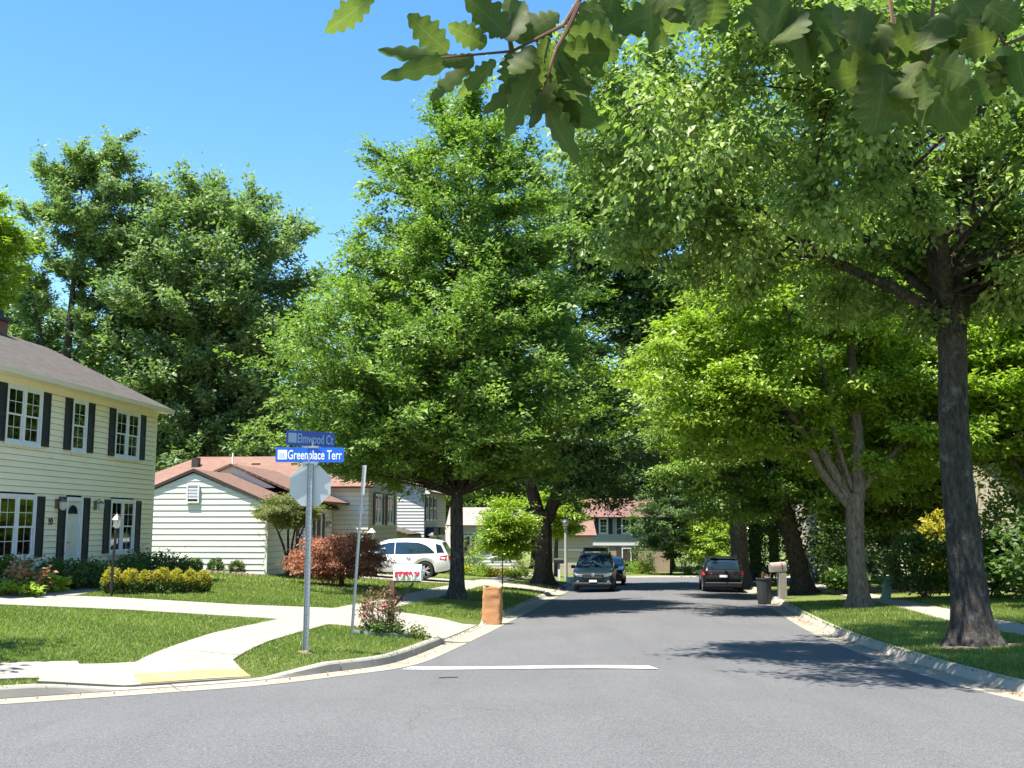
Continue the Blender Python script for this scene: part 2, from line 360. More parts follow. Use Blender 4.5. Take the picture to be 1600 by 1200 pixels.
def inpoly(P, poly):
    x, y = P[:,0], P[:,1]; c = np.zeros(len(P), bool); a = np.array(poly, float); b = np.roll(a, -1, 0)
    for (x0, y0), (x1, y1) in zip(a, b):
        if y0 == y1: continue
        k = ((y0 > y) != (y1 > y)) & (x < (x1-x0)*(y-y0)/(y1-y0)+x0); c ^= k
    return c
def dist_pl(P, pl):
    best = np.full(len(P), 1e9); by = np.zeros(len(P))
    for a, b in zip(pl[:-1], pl[1:]):
        d = b-a; L = d.dot(d)
        t = np.clip(((P-a)@d)/L, 0, 1); q = a+t[:,None]*d; r = np.hypot(*(P-q).T)
        k = r < best; best[k] = r[k]; by[k] = q[k,1]
    return best, by
def sstep(x, a, b):
    t = np.clip((x-a)/(b-a), 0, 1); return t*t*(3-2*t)
# kerb height factor along the left edge (by Y of the nearest edge point): ramps and drives are dropped
KLY = [(-99,1),(13.3,1),(13.9,.05),(15.2,.05),(16.2,1),(21.7,1),(22.2,.04),(27.3,.04),(28.0,.8),(46,.8),(46.6,.05),(50.6,.05),(51.3,.8),(200,.8)]
KRY = [(-99,1),(42.5,1),(43.2,.05),(46.5,.05),(47.2,1),(200,1)]
def kfac(Y, K): return np.interp(Y, [k[0] for k in K], [k[1] for k in K])
KH = .13
def terr(P):
    P = np.atleast_2d(np.array(P, float))[:, :2]
    dl, yl = dist_pl(P, ELs); dr, yr = dist_pl(P, ERs); dn, yn = dist_pl(P, np.array(NEAR, float))
    left = dl < dr
    kf = np.where(left, kfac(yl, KLY), kfac(yr, KRY)); d = np.minimum(dl, dr)
    rise = np.where(left, .070*np.minimum(d, 13)+.02*np.maximum(0, np.minimum(d, 60)-13), .03*np.minimum(d, 40))
    kk = kf+(1-kf)*sstep(d, .6, 2.6)
    h = g(P[:,1])+KH*kk+rise*sstep(d, 0, 1.5)
    h = np.where(dn < d, g(P[:,1])+.1, h)
    far = (P[:,1] > 88)
    return np.where(far, g(np.minimum(P[:,1], 400))+KH+.02*np.minimum(d, 20), h)
def tz(x, y): return float(terr([(x, y)])[0])
# ------------------------------------------------------------------ ground sheet, road, kerbs
def offset_pl(pl, d):
    t = np.gradient(pl, axis=0); t /= np.hypot(*t.T)[:,None]
    return pl+np.c_[-t[:,1], t[:,0]]*d
# left edge runs far -> near: outward (to the lawn) is to the right of travel; right edge likewise mirrored
SL, SR = -1, 1
def mesh_cdt(name, loops, extra, zf, m, keep=None, parent=None):
    pts, edges = [], []
    for lp, closed in loops:
        b = len(pts); n = len(lp); pts += [Vector((float(p[0]), float(p[1]))) for p in lp]
        edges += [(b+i, b+i+1) for i in range(n-1)]+([(b+n-1, b)] if closed else [])
    pts += [Vector((float(p[0]), float(p[1]))) for p in extra]
    vo, eo, fo, *_ = delaunay_2d_cdt(pts, edges, [], 0, 1e-4)
    V = np.array([(v.x, v.y) for v in vo]); Fc = np.array([f for f in fo if len(f) == 3])
    if keep is not None:
        c = V[Fc].mean(1); Fc = Fc[keep(c)]
    z = zf(V)
    e1 = V[Fc[:,1]]-V[Fc[:,0]]; e2 = V[Fc[:,2]]-V[Fc[:,0]]; fl = (e1[:,0]*e2[:,1]-e1[:,1]*e2[:,0]) < 0
    Fc[fl] = Fc[fl][:, ::-1]
    used = np.unique(Fc); rm = np.full(len(V), -1); rm[used] = np.arange(len(used))
    return npmesh(name, np.c_[V, z][used], rm[Fc].ravel(), 3, m, parent, smooth=True)
rng = np.random.default_rng(7)
BACK = .60
kbL = offset_pl(ELs, SL*BACK); kbR = offset_pl(ERs, SR*BACK)
kiL = offset_pl(ELs, SL*(BACK-.10)); kiR = offset_pl(ERs, SR*(BACK-.10))
nb = np.array(NEAR, float); nbo = offset_pl(nb, -.05)
def clean(pl, mn=.02):
    q = [pl[0]]
    for p in pl[1:]:
        if np.hypot(*(p-q[-1])) > mn: q.append(p)
    return np.array(q)
road_in = np.vstack([kiL[::-1], kiR, nb])
grid = []
for x in np.arange(-26, 30, 1.0):
    for y in np.arange(8, 100, 1.1): grid.append((x+rng.uniform(-.2,.2), y+rng.uniform(-.2,.2)))
for x in np.arange(-700, 701, 40):
    for y in np.arange(-200, 901, 40):
        if not (-30 < x < 34 and 0 < y < 104): grid.append((x, y))
for x in np.arange(-60, 61, 5):
    for y in np.arange(-20, 140, 5):
        if not (-27 < x < 31 and 7 < y < 101): grid.append((x, y))
grid = np.array(grid)
dgl, _ = dist_pl(grid, ELs); dgr, _ = dist_pl(grid, ERs)
grid = grid[(np.minimum(dgl, dgr) > .9)]
def ground_z(V):
    ins = inpoly(V, road_in); d1, _ = dist_pl(V, kiL); d2, _ = dist_pl(V, kiR)
    ins |= (np.minimum(d1, d2) < .03)
    return np.where(ins, g(V[:,1])-.12, terr(V)-.006)
ground = mesh_cdt('ground', [(clean(kbL), False), (clean(kbR), False), (clean(kiL), False), (clean(kiR), False), (nb, False)], grid, ground_z, 'lawn')
tag(ground, kind='structure')
# asphalt: a slightly crowned sheet
rg = []
for x in np.arange(-14, 25, 1.2):
    for y in np.arange(3, 92, 1.2): rg.append((x, y))
rg = np.array(rg); rg = rg[inpoly(rg, ROADP)]
dd = np.minimum(dist_pl(rg, ELs)[0], dist_pl(rg, ERs)[0]); rg = rg[dd > .5]
def road_z(V):
    d = np.minimum(dist_pl(V, ELs)[0], dist_pl(V, ERs)[0])
    return g(V[:,1])+.07*sstep(d, 0, 3.6)
road = mesh_cdt('road', [(clean(ROADP), True)], rg, road_z, 'asphalt', keep=lambda c: inpoly(c, ROADP))
tag(road, kind='structure')

def kerb_blocks(name, pl, sgn, K, prof, y0, y1, step, gap=.022, seed=1):
    """kerb and gutter poured in lengths; prof = [(offset, height factor)]"""
    root = bpy.data.objects.new(name, None); COL.objects.link(root); tag(root, kind='structure')
    rs = resample(pl, .25); t = np.gradient(rs, axis=0); t /= np.hypot(*t.T)[:,None]; nn = np.c_[-t[:,1], t[:,0]]*sgn
    sel = np.where((rs[:,1] >= y0) & (rs[:,1] <= y1))[0]
    rr = random.Random(seed); k = int(step/.25); i = sel[0]
    while i < sel[-1]:
        j = min(i+k, sel[-1])
        for nm, pf, mk in (('gutter_pan', prof[0], 'gutter'), ('kerb_block', prof[1], 'kerb')):
            mb = MB(); rows = []
            jz = rr.uniform(-.006, .006); jo = rr.uniform(-.008, .008)
            for q in range(i, j+1):
                c = rs[q].copy()
                if q == i: c = c+t[q]*gap*.5
                if q == j: c = c-t[q]*gap*.5
                kf = float(kfac(c[1], K)); row = []
                for off, hf, base in pf:
                    p = c+nn[q]*(off+jo*(hf > 0)); row.append((p[0], p[1], float(g(c[1]))+base+KH*hf*kf+(jz if hf > 0 else 0)))
                rows.append(row)
            m = len(pf); vs = [v for r in rows for v in r]
            fs = [(a*m+b, a*m+b+1, (a+1)*m+b+1, (a+1)*m+b) for a in range(len(rows)-1) for b in range(m-1)]
            fs += [tuple(range(m)), tuple((len(rows)-1)*m+b for b in range(m))[::-1]]
            mb.add(vs, fs); mb.build(nm, mk, root)
        i = j
    return root
GUT = [(0,0,-.05),(0,0,.006),(.22,0,-.006),(.447,0,.004),(.447,0,-.05)]
SQUARE = [(.45,0,-.1),(.45,0,.012),(.468,.78,.01),(.49,.97,.012),(.60,1,.014),(.625,1,.008),(.625,0,-.1)]
ROLL = [(.45,0,-.1),(.45,0,.010),(.475,.22,.012),(.52,.68,.014),(.57,.93,.016),(.61,1,.018),(.635,1,.012),(.635,0,-.1)]
kerb_blocks('kerb_left', ELs, SL, KLY, (GUT, SQUARE), 6.0, 22.2, 3.05)
kerb_blocks('kerb_left_far', ELs, SL, KLY, (GUT, ROLL), 22.2, 90.4, 3.05, seed=2)
kerb_blocks('kerb_right', ERs, SR, KRY, (GUT, ROLL), 4.0, 90.4, 3.05, seed=3)

# concrete: sidewalk slabs and driveway slabs lie on the terrain
def slab(poly, m, parent, name, lift=.022, n=6, thick=.06):
    """quad slab a-b-c-d draped on the terrain"""
    a, b, c, d = [np.array(p, float) for p in poly]; mb = MB(); top = []
    P = []
    for i in range(n+1):
        for j in range(n+1):
            u, w = i/n, j/n; P.append((a*(1-u)+b*u)*(1-w)+(d*(1-u)+c*u)*w)
    P = np.array(P); z = terr(P)+lift
    vs = [(p[0], p[1], q) for p, q in zip(P, z)]
    fs = [(i*(n+1)+j, i*(n+1)+j+1, (i+1)*(n+1)+j+1, (i+1)*(n+1)+j) for i in range(n) for j in range(n)]
    rim = [j for j in range(n)]+[i*(n+1)+n for i in range(n)]+[n*(n+1)+j for j in range(n, 0, -1)]+[i*(n+1) for i in range(n, 0, -1)]
    b0 = len(vs); vs += [(vs[i][0], vs[i][1], vs[i][2]-thick) for i in rim]
    L = len(rim); fs += [(rim[k], rim[(k+1) % L], b0+(k+1) % L, b0+k) for k in range(L)]
    mb.add(vs, fs); return mb.build(name, m, parent)
def walk(name, pl, w, step, m='concrete', gap=.034, lift=.022):
    root = bpy.data.objects.new(name, None); COL.objects.link(root); tag(root, kind='structure')
    rs = resample(smooth_pl(pl, 2), step); t = np.gradient(rs, axis=0); t /= np.hypot(*t.T)[:,None]; nn = np.c_[-t[:,1], t[:,0]]
    for i in range(len(rs)-1):
        a, b = rs[i]+t[i]*gap/2, rs[i+1]-t[i+1]*gap/2
        slab([a-nn[i]*w/2, a+nn[i]*w/2, b+nn[i+1]*w/2, b-nn[i+1]*w/2], m, root, 'sidewalk_slab', lift, 4)
    return root
SWL = [(-4.9,15.2),(-4.8,16.4),(-4.72,18.5),(-4.38,23.0),(-3.85,28.0),(-3.15,34),(-1.95,45),(-.55,56),(.8,66),(1.6,76)]
SWR = [(10.6,12.5),(10.35,17),(10.35,20.5),(10.75,25),(11.9,32),(12.75,39),(13.9,48),(16.2,63),(18.5,71)]
WALKS = [(SWL, 1.18), (SWR, 1.15)]
walk('sidewalk_left', SWL, 1.18, 1.5)
walk('sidewalk_right', SWR, 1.15, 1.5)
SWC = [(-5.9,14.95),(-7.2,14.2),(-9.6,12.95),(-13.6,11.0),(-22,7.5)]
WALKS.append((SWC, 1.15)); walk('sidewalk_corner', SWC, 1.15, 1.5)
DRIVE = []   # driveway slab quads (for keeping grass off)
def drive(name, quads, lift=.026):
    root = bpy.data.objects.new(name, None); COL.objects.link(root); tag(root, kind='structure')
    for q in quads:
        DRIVE.append(q); c = np.mean(np.array(q, float), 0)
        qq = [tuple(np.array(p)+(c-np.array(p))*.003) for p in q]
        slab(qq, 'concrete', root, 'driveway_slab', lift, 7)
    return root
drive('driveway', [
    [(-1.50,22.05),(-.86,27.15),(-3.1,27.35),(-3.75,22.45)],
    [(-3.75,22.45),(-3.1,27.35),(-4.6,27.2),(-5.0,22.85)],
    [(-5.0,22.85),(-4.6,27.2),(-6.6,26.2),(-8.0,22.5)],
    [(-8.0,22.5),(-6.6,26.2),(-9.6,25.7),(-10.3,21.6)],
    [(-10.3,21.6),(-9.6,25.7),(-12.6,23.8),(-13.4,20.6)],
    [(-13.4,20.6),(-12.6,23.8),(-17,22.4),(-18,19.2)]])
drive('front_path', [[(-11.3,24.7),(-10.3,25.35),(-10.7,28.3),(-11.7,28.0)]], .03)
drive('driveway_white_house', [[(1.59,46.5),(2.07,50.4),(-1.0,50.6),(-1.5,46.0)], [(-1.5,46.0),(-1.0,50.6),(-4.4,50.4),(-4.7,45.4)], [(-4.7,45.4),(-4.4,50.4),(-8.0,50.6),(-8.2,45.3)]])
drive('driveway_far_right', [[(10.5,43.1),(11.0,46.5),(13.2,46.4),(12.7,42.8)], [(12.7,42.8),(13.2,46.4),(17,46.2),(16.5,42.4)]])
drive('kerb_ramp', [[(-5.0,14.54),(-3.70,15.44),(-4.25,16.4),(-5.5,15.6)], [(-6.05,13.84),(-5.0,14.54),(-5.5,15.6),(-6.4,15.0)]], .034)
# yellow ramp pad, stop line
yp = slab([(-4.98,14.58),(-3.72,15.46),(-3.95,15.86),(-5.22,15.0)], 'tactile', None, 'ramp_pad', .048, 5); tag(yp, kind='structure')
def paint(name, poly, lift, m):
    # a thin sheet following the road
    a, b, c, d = [np.array(p, float) for p in poly]; n = 12; P = []
    for i in range(n+1):
        for w in (0, .5, 1): P.append((a*(1-i/n)+b*i/n)*(1-w)+(d*(1-i/n)+c*i/n)*w)
    P = np.array(P); z = road_z(P)+lift
    fs = [(i*3+j, i*3+j+1, (i+1)*3+j+1, (i+1)*3+j) for i in range(n) for j in range(2)]
    o = MB().add(np.c_[P, z].tolist(), fs).build(name, m); return tag(o, kind='structure')
paint('stop_line', [(-1.72,16.92),(2.20,16.30),(2.12,16.78),(-1.60,17.36)], .011, 'road_paint')
paint('road_patch', [(-1.05,15.55),(-.78,15.55),(-.78,15.66),(-1.05,15.66)], .008, 'bin')

# ------------------------------------------------------------------ grass blades (stuff)
def walkmask(P):
    k = inpoly(P, road_in)
    dl = np.minimum(dist_pl(P, kbL)[0], dist_pl(P, kbR)[0]); k |= dl < .085
    for pl, w in WALKS: k |= dist_pl(P, resample(smooth_pl(pl, 2), 1.0))[0] < w/2-.03
    for q in DRIVE: k |= inpoly(P, q)
    return k
BEDS = []
def soil(x, y, r, m='soil', seed=0):
    rr = random.Random(seed); n = 26; ring = []
    for k in range(n): a = 2*PI*k/n; q = r*(1+.22*math.sin(3*a+seed)+rr.uniform(-.12,.12)); ring.append((x+math.cos(a)*q, y+math.sin(a)*q))
    vs = [(p[0], p[1], tz(*p)-.002) for p in ring]+[((p[0]+x)/2, (p[1]+y)/2, tz((p[0]+x)/2, (p[1]+y)/2)+.025) for p in ring]+[(x, y, tz(x, y)+.04)]
    fs = [(k, (k+1) % n, n+(k+1) % n, n+k) for k in range(n)]+[(n+k, n+(k+1) % n, 2*n) for k in range(n)]
    o = MB().add(vs, fs).build('bare_soil', m, None, True); tag(o, kind='structure'); BEDS.append([(x+(p[0]-x)*.8, y+(p[1]-y)*.8) for p in ring]); return o
soil(-1.80, 34.9, .95, 'mulch', 1); soil(8.17, 19.2, .85, 'soil', 2); soil(10.33, 32.0, .95, 'soil', 3); soil(11.7, 43.0, 1.0, 'mulch', 4); soil(-3.31, 17.36, .14, 'soil', 5); soil(1.55, 53, 1.1, 'mulch', 6); soil(-6.1, 38.2, 1.3, 'mulch', 7)
def grass(name, label, x0, x1, y0, y1, dens, hmin, hmax, seed, clip=None):
    rg_ = np.random.default_rng(seed); n = int((x1-x0)*(y1-y0)*dens)
    P = np.c_[rg_.uniform(x0, x1, n), rg_.uniform(y0, y1, n)]
    # keep what the lens can see plus a margin, thinner with distance
    k = (np.abs(P[:,0]/P[:,1]) < .56) & (rg_.uniform(0, 1, n) < np.clip(20/P[:,1], .25, 1)**1.2)
    P = P[k]; P = P[~walkmask(P)]
    for b in BEDS: P = P[~inpoly(P, b)]
    if clip is not None: P = P[inpoly(P, clip)]
    n = len(P); z = terr(P)-.012
    h = rg_.uniform(hmin, hmax, n)*np.clip(P[:,1]/20, 1, 1.5); a = rg_.uniform(0, 2*PI, n); w = rg_.uniform(.006, .011, n)*np.clip(P[:,1]/16, 1, 2.2)
    lean = rg_.normal(0, .45, (n, 2))*h[:,None]
    B = np.c_[P, z]; side = np.c_[np.cos(a)*w, np.sin(a)*w, np.zeros(n)]
    T = B+np.c_[lean, h]
    V = np.empty((n*3, 3)); V[0::3] = B-side; V[1::3] = B+side; V[2::3] = T
    tint = np.repeat(np.clip(rg_.normal(.45, .28, n)+.35*np.sin(P[:,0]*.9+P[:,1]*.7)*np.sin(P[:,1]*1.3), 0, 1), 3)
    o = npmesh(name, V, np.arange(n*3), 3, 'leaf_grass', None, tint)
    return tag(o, label, 'grass', kind='stuff')
# ------------------------------------------------------------------ house building helpers
def board_wall(parent, x0, x1, z0, z1, course, m, openings=(), y=0, gable=None, flip=1):
    """lap siding: every board is a mesh of its own; openings = [(x0,x1,z0,z1)]; gable(z)->(xa,xb)"""
    z = z0; k = 0
    while z < z1-.02:
        t = min(z+course, z1); zc = (z+t)/2; z_ = z; z = z+min(.013, course*.066)  # gap added under each board to imitate the lap's dark shadow line
        segs = [(x0, x1)]
        if gable: segs = [gable(min(t, z1))]; seglo = [gable(z)]
        for (a, b, c, d) in openings:
            if c < zc < d:
                ns = []
                for s in segs:
                    if b <= s[0] or a >= s[1]: ns.append(s)
                    else:
                        if a > s[0]: ns.append((s[0], a))
                        if b < s[1]: ns.append((b, s[1]))
                segs = ns
        for s in segs:
            if s[1]-s[0] < .03: continue
            lo = seglo[0] if gable and len(segs) == 1 else s
            a0, a1 = lo; b0, b1 = s
            w0, w1, yb = y-.026, y-.004, y+.02
            MB().add([(a0,w0,z),(a1,w0,z),(a1,yb,z),(a0,yb,z),(b0,w1,t),(b1,w1,t),(b1,yb,t),(b0,yb,t)],
                     [(0,3,2,1),(4,5,6,7),(0,1,5,4),(1,2,6,5),(2,3,7,6),(3,0,4,7)]).build('siding_board', m, parent)
        z = t; k += 1
def window(parent, x0, x1, z0, z1, y=0, twin=True, grid=(2,2), trim=.085, blinds='blind', name='window', m='white_trim', sill=True):
    mb = MB(); f = .05; yf, ybk = y-.052, y+.06
    mb.box(x0,x0+trim,yf,ybk,z0,z1).box(x1-trim,x1,yf,ybk,z0,z1).box(x0+trim,x1-trim,yf,ybk,z1-trim,z1).box(x0+trim,x1-trim,yf,ybk,z0,z0+trim)
    units = [(x0+trim, x1-trim)]
    if twin:
        c = (x0+x1)/2; mb.box(c-.06,c+.06,yf+.004,ybk,z0+trim,z1-trim); units = [(x0+trim,c-.06),(c+.06,x1-trim)]
    if sill: mb.box(x0-.03,x1+.03,y-.075,y-.02,z0-.045,z0-.002)
    w = mb.build(name, m, parent)
    sash = MB(); zm = (z0+z1)/2
    for a, b in units:
        for lo, hi, yy in ((zm-.02, z1-trim, y-.028), (z0+trim, zm+.02, y-.006)):
            s = .042
            sash.box(a,a+s,yy,yy+.03,lo,hi).box(b-s,b,yy,yy+.03,lo,hi).box(a+s,b-s,yy,yy+.03,lo,lo+s).box(a+s,b-s,yy,yy+.03,hi-s,hi)
            gx_, gz_ = grid
            for i in range(1, gx_): q = a+s+(b-a-2*s)*i/gx_; sash.box(q-.008,q+.008,yy+.008,yy+.02,lo+s,hi-s)
            for i in range(1, gz_): q = lo+s+(hi-lo-2*s)*i/gz_; sash.box(a+s,b-s,yy+.009,yy+.019,q-.008,q+.008)
            MB().box(a+s*.8,b-s*.8,yy+.012,yy+.016,lo+s*.8,hi-s*.8).build('pane', 'glass', w)
    sash.build('sash', m, w)
    a, b = x0+trim, x1-trim
    bl = MB()
    if blinds == 'blind':
        n = int((z1-z0)/.055)
        for i in range(n):
            z = z0+trim+i*.055
            if z > z1-trim-.02: break
            bl.add([(a,y+.05,z+.012),(b,y+.05,z+.012),(b,y+.085,z+.03),(a,y+.085,z+.03)], [(0,1,2,3)])
        bl.build('blind', 'blind', w)
    elif blinds == 'curtain':
        n = 24; vs = []
        for i in range(n+1):
            t = i/n; x = a+(b-a)*t; keep = abs(t-.5)
            vs += [(x, y+.09+.02*math.sin(i*1.9), z0+trim), (x, y+.09+.02*math.sin(i*1.9), z1-trim)]
        fs = [(2*i,2*i+2,2*i+3,2*i+1) for i in range(n) if abs((i+.5)/n-.5) > .2]
        bl.add(vs, fs).build('curtain', 'curtain', w)
    return w
def shutter(parent, x0, x1, z0, z1, y=0, m='shutter'):
    mb = MB(); s = .055; yf = y-.062
    mb.box(x0,x1,y-.045,y-.02,z0,z1)
    mb.box(x0,x0+s,yf,y-.045,z0,z1).box(x1-s,x1,yf,y-.045,z0,z1)
    zm = z0+(z1-z0)*.46
    for a, b in ((z0,z0+.09),(zm-.04,zm+.04),(z1-.09,z1)): mb.box(x0+s,x1-s,yf,y-.045,a,b)
    for lo, hi in ((z0+.09,zm-.04),(zm+.04,z1-.09)):
        n = int((hi-lo)/.05)
        for i in range(n):
            z = lo+(hi-lo)*i/n
            mb.add([(x0+s,y-.046,z+.032),(x1-s,y-.046,z+.032),(x1-s,y-.058,z),(x0+s,y-.058,z)], [(0,1,2,3)])
    return mb.build('shutter', m, parent)
def roof_plane(parent, pts, m, thick=.10, name='roof'):
    """four corners: eave a, eave b, ridge b, ridge a (counter-clockwise seen from above); UV in metres"""
    P = [Vector(p) for p in pts]; nrm = (P[1]-P[0]).cross(P[-1]-P[0]).normalized()
    if nrm.z < 0: nrm = -nrm
    lo = [p-nrm*thick for p in P]; n = len(P)
    vs = [tuple(p) for p in P]+[tuple(p) for p in lo]
    fs = [tuple(range(n)), tuple(range(2*n-1, n-1, -1))]+[(i, n+i, n+(i+1) % n, (i+1) % n) for i in range(n)]
    me = bpy.data.meshes.new(name); me.from_pydata(vs, [], fs); me.update()
    e = (P[1]-P[0]).normalized(); s = nrm.cross(e)
    uv = me.uv_layers.new(name='UVMap')
    for l in me.loops:
        c = Vector(vs[l.vertex_index])-P[0]; uv.data[l.index].uv = (c.dot(e), c.dot(s))
    return link(name, me, parent, m)
def wall_light(parent, x, z, y=0, s=1.0, name='wall_lantern'):
    mb = MB()
    mb.box(x-.06*s,x+.06*s,y-.05,y-.02,z-.09*s,z+.12*s)
    mb.tube([(x,y-.04,z+.08*s),(x,y-.12*s,z+.16*s),(x,y-.17*s,z+.1*s)], .014*s, 6)
    mb.lathe([(.03*s,.13*s),(.085*s,.09*s),(.09*s,.07*s)], 8, (x,y-.17*s,z-.02*s))
    o = mb.build(name, 'brass', parent)
    MB().lathe([(.04*s,-.12*s),(.075*s,-.06*s),(.08*s,.05*s)], 8, (x,y-.17*s,z)).build('lantern_glass', 'lamp_glass', o, True)
    return o
def text_mesh(name, s, size, m, parent, xs=1.0, depth=.002):
    cu = bpy.data.curves.new('txt', 'FONT'); cu.body = s; cu.size = size; cu.align_x = 'LEFT'; cu.align_y = 'BOTTOM_BASELINE'; cu.extrude = depth; cu.offset = size*.014
    o = bpy.data.objects.new('txt', cu); COL.objects.link(o); bpy.context.view_layer.update()
    dg = bpy.context.evaluated_depsgraph_get(); me = bpy.data.meshes.new_from_object(o.evaluated_get(dg)); bpy.data.objects.remove(o); bpy.data.curves.remove(cu)
    for v in me.vertices: v.co.x *= xs
    me.name = name; me.materials.clear()
    return link(name, me, parent, m)
AX = math.atan(.085)      # the street's houses stand parallel to this direction

# ------------------------------------------------------------------ yellow two-storey house number 10
C0 = 3.03
h10 = thing('yellow_house', 'two storey pale yellow sided house with black shutters and number 10 beside its door', 'house', (-11.843, 35.03, 0), PI/2-AX)
LEN, DEP, ZB, ZE = 12.6, 8.2, -.25, 5.56
MB().box(-LEN+.02,-.02,.16,DEP,ZB,ZE-.02).build('dark_room_block', 'dark_int', h10)
w = bpy.data.objects.new('wall', None); COL.objects.link(w); w.parent = h10
ops = []
W10 = []
for a, b, c, d, tw in ((-5.93-C0,-4.24-C0,3.74,5.24,True),(-2.63-C0,-1.76-C0,3.74,5.24,False),(.02-C0,1.73-C0,3.74,5.24,True),(-6.02-C0,-4.26-C0,.84,2.49,True),(-.04-C0,1.65-C0,.84,2.49,True),(-10.2-C0+.6,-8.6-C0+.6,3.74,5.24,True)):
    ops.append((a+.03,b-.03,c+.03,d-.03)); W10.append((a,b,c,d,tw))
door = (-2.70-C0, -1.76-C0, .34, 2.48); ops.append((door[0]+.03, door[1]-.03, 0, door[3]-.02))
board_wall(w, -LEN, -.06, ZB+.25, ZE, .158, 'siding_yellow', ops)
MB().box(-LEN,-.06,-.012,.16,ZB-.3,ZB+.25).build('foundation', 'kerb', h10)
MB().box(-.06,.012,-.03,.04,ZB,ZE).build('corner_trim', 'siding_yellow', h10)
# gable end wall (far side) and back
MB().prism([(0,ZB),(DEP,ZB),(DEP,ZE),(DEP/2,7.60),(0,ZE)], 0, -.015, .0).build('gable_wall', 'siding_yellow', h10)
MB().prism([(0,ZB),(DEP,ZB),(DEP,ZE),(DEP/2,7.60),(0,ZE)], 0, -LEN-.02, -LEN).build('gable_wall', 'siding_yellow', h10)
for i, (a,b,c,d,tw) in enumerate(W10):
    window(h10, a,b,c,d,0,tw, (2,2), blinds='blind' if i in (0,1,3) else 'curtain')
    if i != 3 or True:
        shutter(h10, a-.40,a-.03,c+.03,d-.03) if i not in (3,) else shutter(h10, a-.40,a-.03,c+.03,d-.03)
        shutter(h10, b+.03,b+.40,c+.03,d-.03)
# front door: frame, storm door, leaf with fan light
a, b, c, d = door
dm = MB().box(a,a+.09,-.05,.1,c-.1,d).box(b-.09,b,-.05,.1,c-.1,d).box(a+.09,b-.09,-.05,.1,d-.10,d).build('door', 'white_trim', h10)
dl = MB().box(a+.09,b-.09,.02,.06,c-.05,d-.10)
for zz0, zz1 in ((c+.05,c+.62),(c+.75,c+1.42)):
    for xx0, xx1 in ((a+.17,(a+b)/2-.03),((a+b)/2+.03,b-.17)): dl.box(xx0,xx1,.008,.02,zz0,zz1)
dl.build('door_leaf', 'door_paint', dm)
fan = [((a+b)/2+math.cos(t)*.27, d-.46+math.sin(t)*.24) for t in np.linspace(0, PI, 10)]
MB().prism(fan, 1, .004, .016).build('fan_light', 'car_glass', dm)
MB().tube([(a+.15,-.03,c+.86),(a+.15,-.07,c+.90),(a+.23,-.07,c+.90)], .014, 6).box(a+.12,a+.17,-.035,-.02,c+.75,c+1.0).build('door_handle', 'chrome', dm)
MB().box(a-.3,b+.35,-1.15,-.06,-.3,.14).build('door_step', 'kerb', h10)
shutter(h10, a-.40,a-.04,c-.1,d-.0); shutter(h10, b+.04,b+.40,c-.1,d-.0)
wall_light(h10, -3.22-C0, 2.26, 0, 1.25); wall_light(h10, -1.02-C0, 2.26, 0, 1.25)
t = text_mesh('house_number', '10', .25, 'chrome_dark', h10, 1.0, .008); t.rotation_euler = (PI/2,0,0); t.location = (-3.62-C0, -.03, 1.72)
# roof: front and back slopes, fascia, gutter, soffit, frieze
RZ, EO = 7.72, .42
ez = ZE-.02
roof_plane(h10, [(-LEN-.3,-EO,ez),(.32,-EO,ez),(.32,DEP/2,RZ),(-LEN-.3,DEP/2,RZ)], 'shingle_dark')
roof_plane(h10, [(.32,DEP+EO,ez),(-LEN-.3,DEP+EO,ez),(-LEN-.3,DEP/2,RZ),(.32,DEP/2,RZ)], 'shingle_dark')
MB().box(-LEN-.28,.30,-EO+.05,-.03,ez-.14,ez-.11).build('soffit', 'siding_yellow', h10)
MB().prism([(-EO-.085,ez-.02),(-EO+.03,ez-.02),(-EO+.03,ez-.15),(-EO-.05,ez-.15)], 0, -LEN-.3, .33).build('gutter', 'siding_cream', h10)
rk = MB()
for s, e in (((.322,-EO),(.322,DEP/2)),):
    rk.add([(.325,-EO,ez-.16),(.325,-EO,ez-.01),(.325,DEP/2,RZ-.01),(.325,DEP/2,RZ-.16),(.29,-EO,ez-.16),(.29,-EO,ez-.01),(.29,DEP/2,RZ-.01),(.29,DEP/2,RZ-.16)],
           [(0,1,2,3),(4,7,6,5),(0,3,7,4),(1,5,6,2),(0,4,5,1),(2,6,7,3)])
rk.build('rake_board', 'siding_yellow', h10)
MB().box(-LEN,-.06,-.05,-.026,ZE-.34,ZE-.13).build('frieze_board', 'siding_yellow', h10)
ch = MB().box(-3.4,-2.5,DEP/2-.2,DEP/2+.5,6.8,8.05).build('chimney', 'brick', h10)
MB().box(-3.5,-2.4,DEP/2-.3,DEP/2+.6,8.05,8.15).box(-3.3,-2.6,DEP/2-.1,DEP/2+.4,8.15,8.42).build('chimney_cap', 'black', ch)

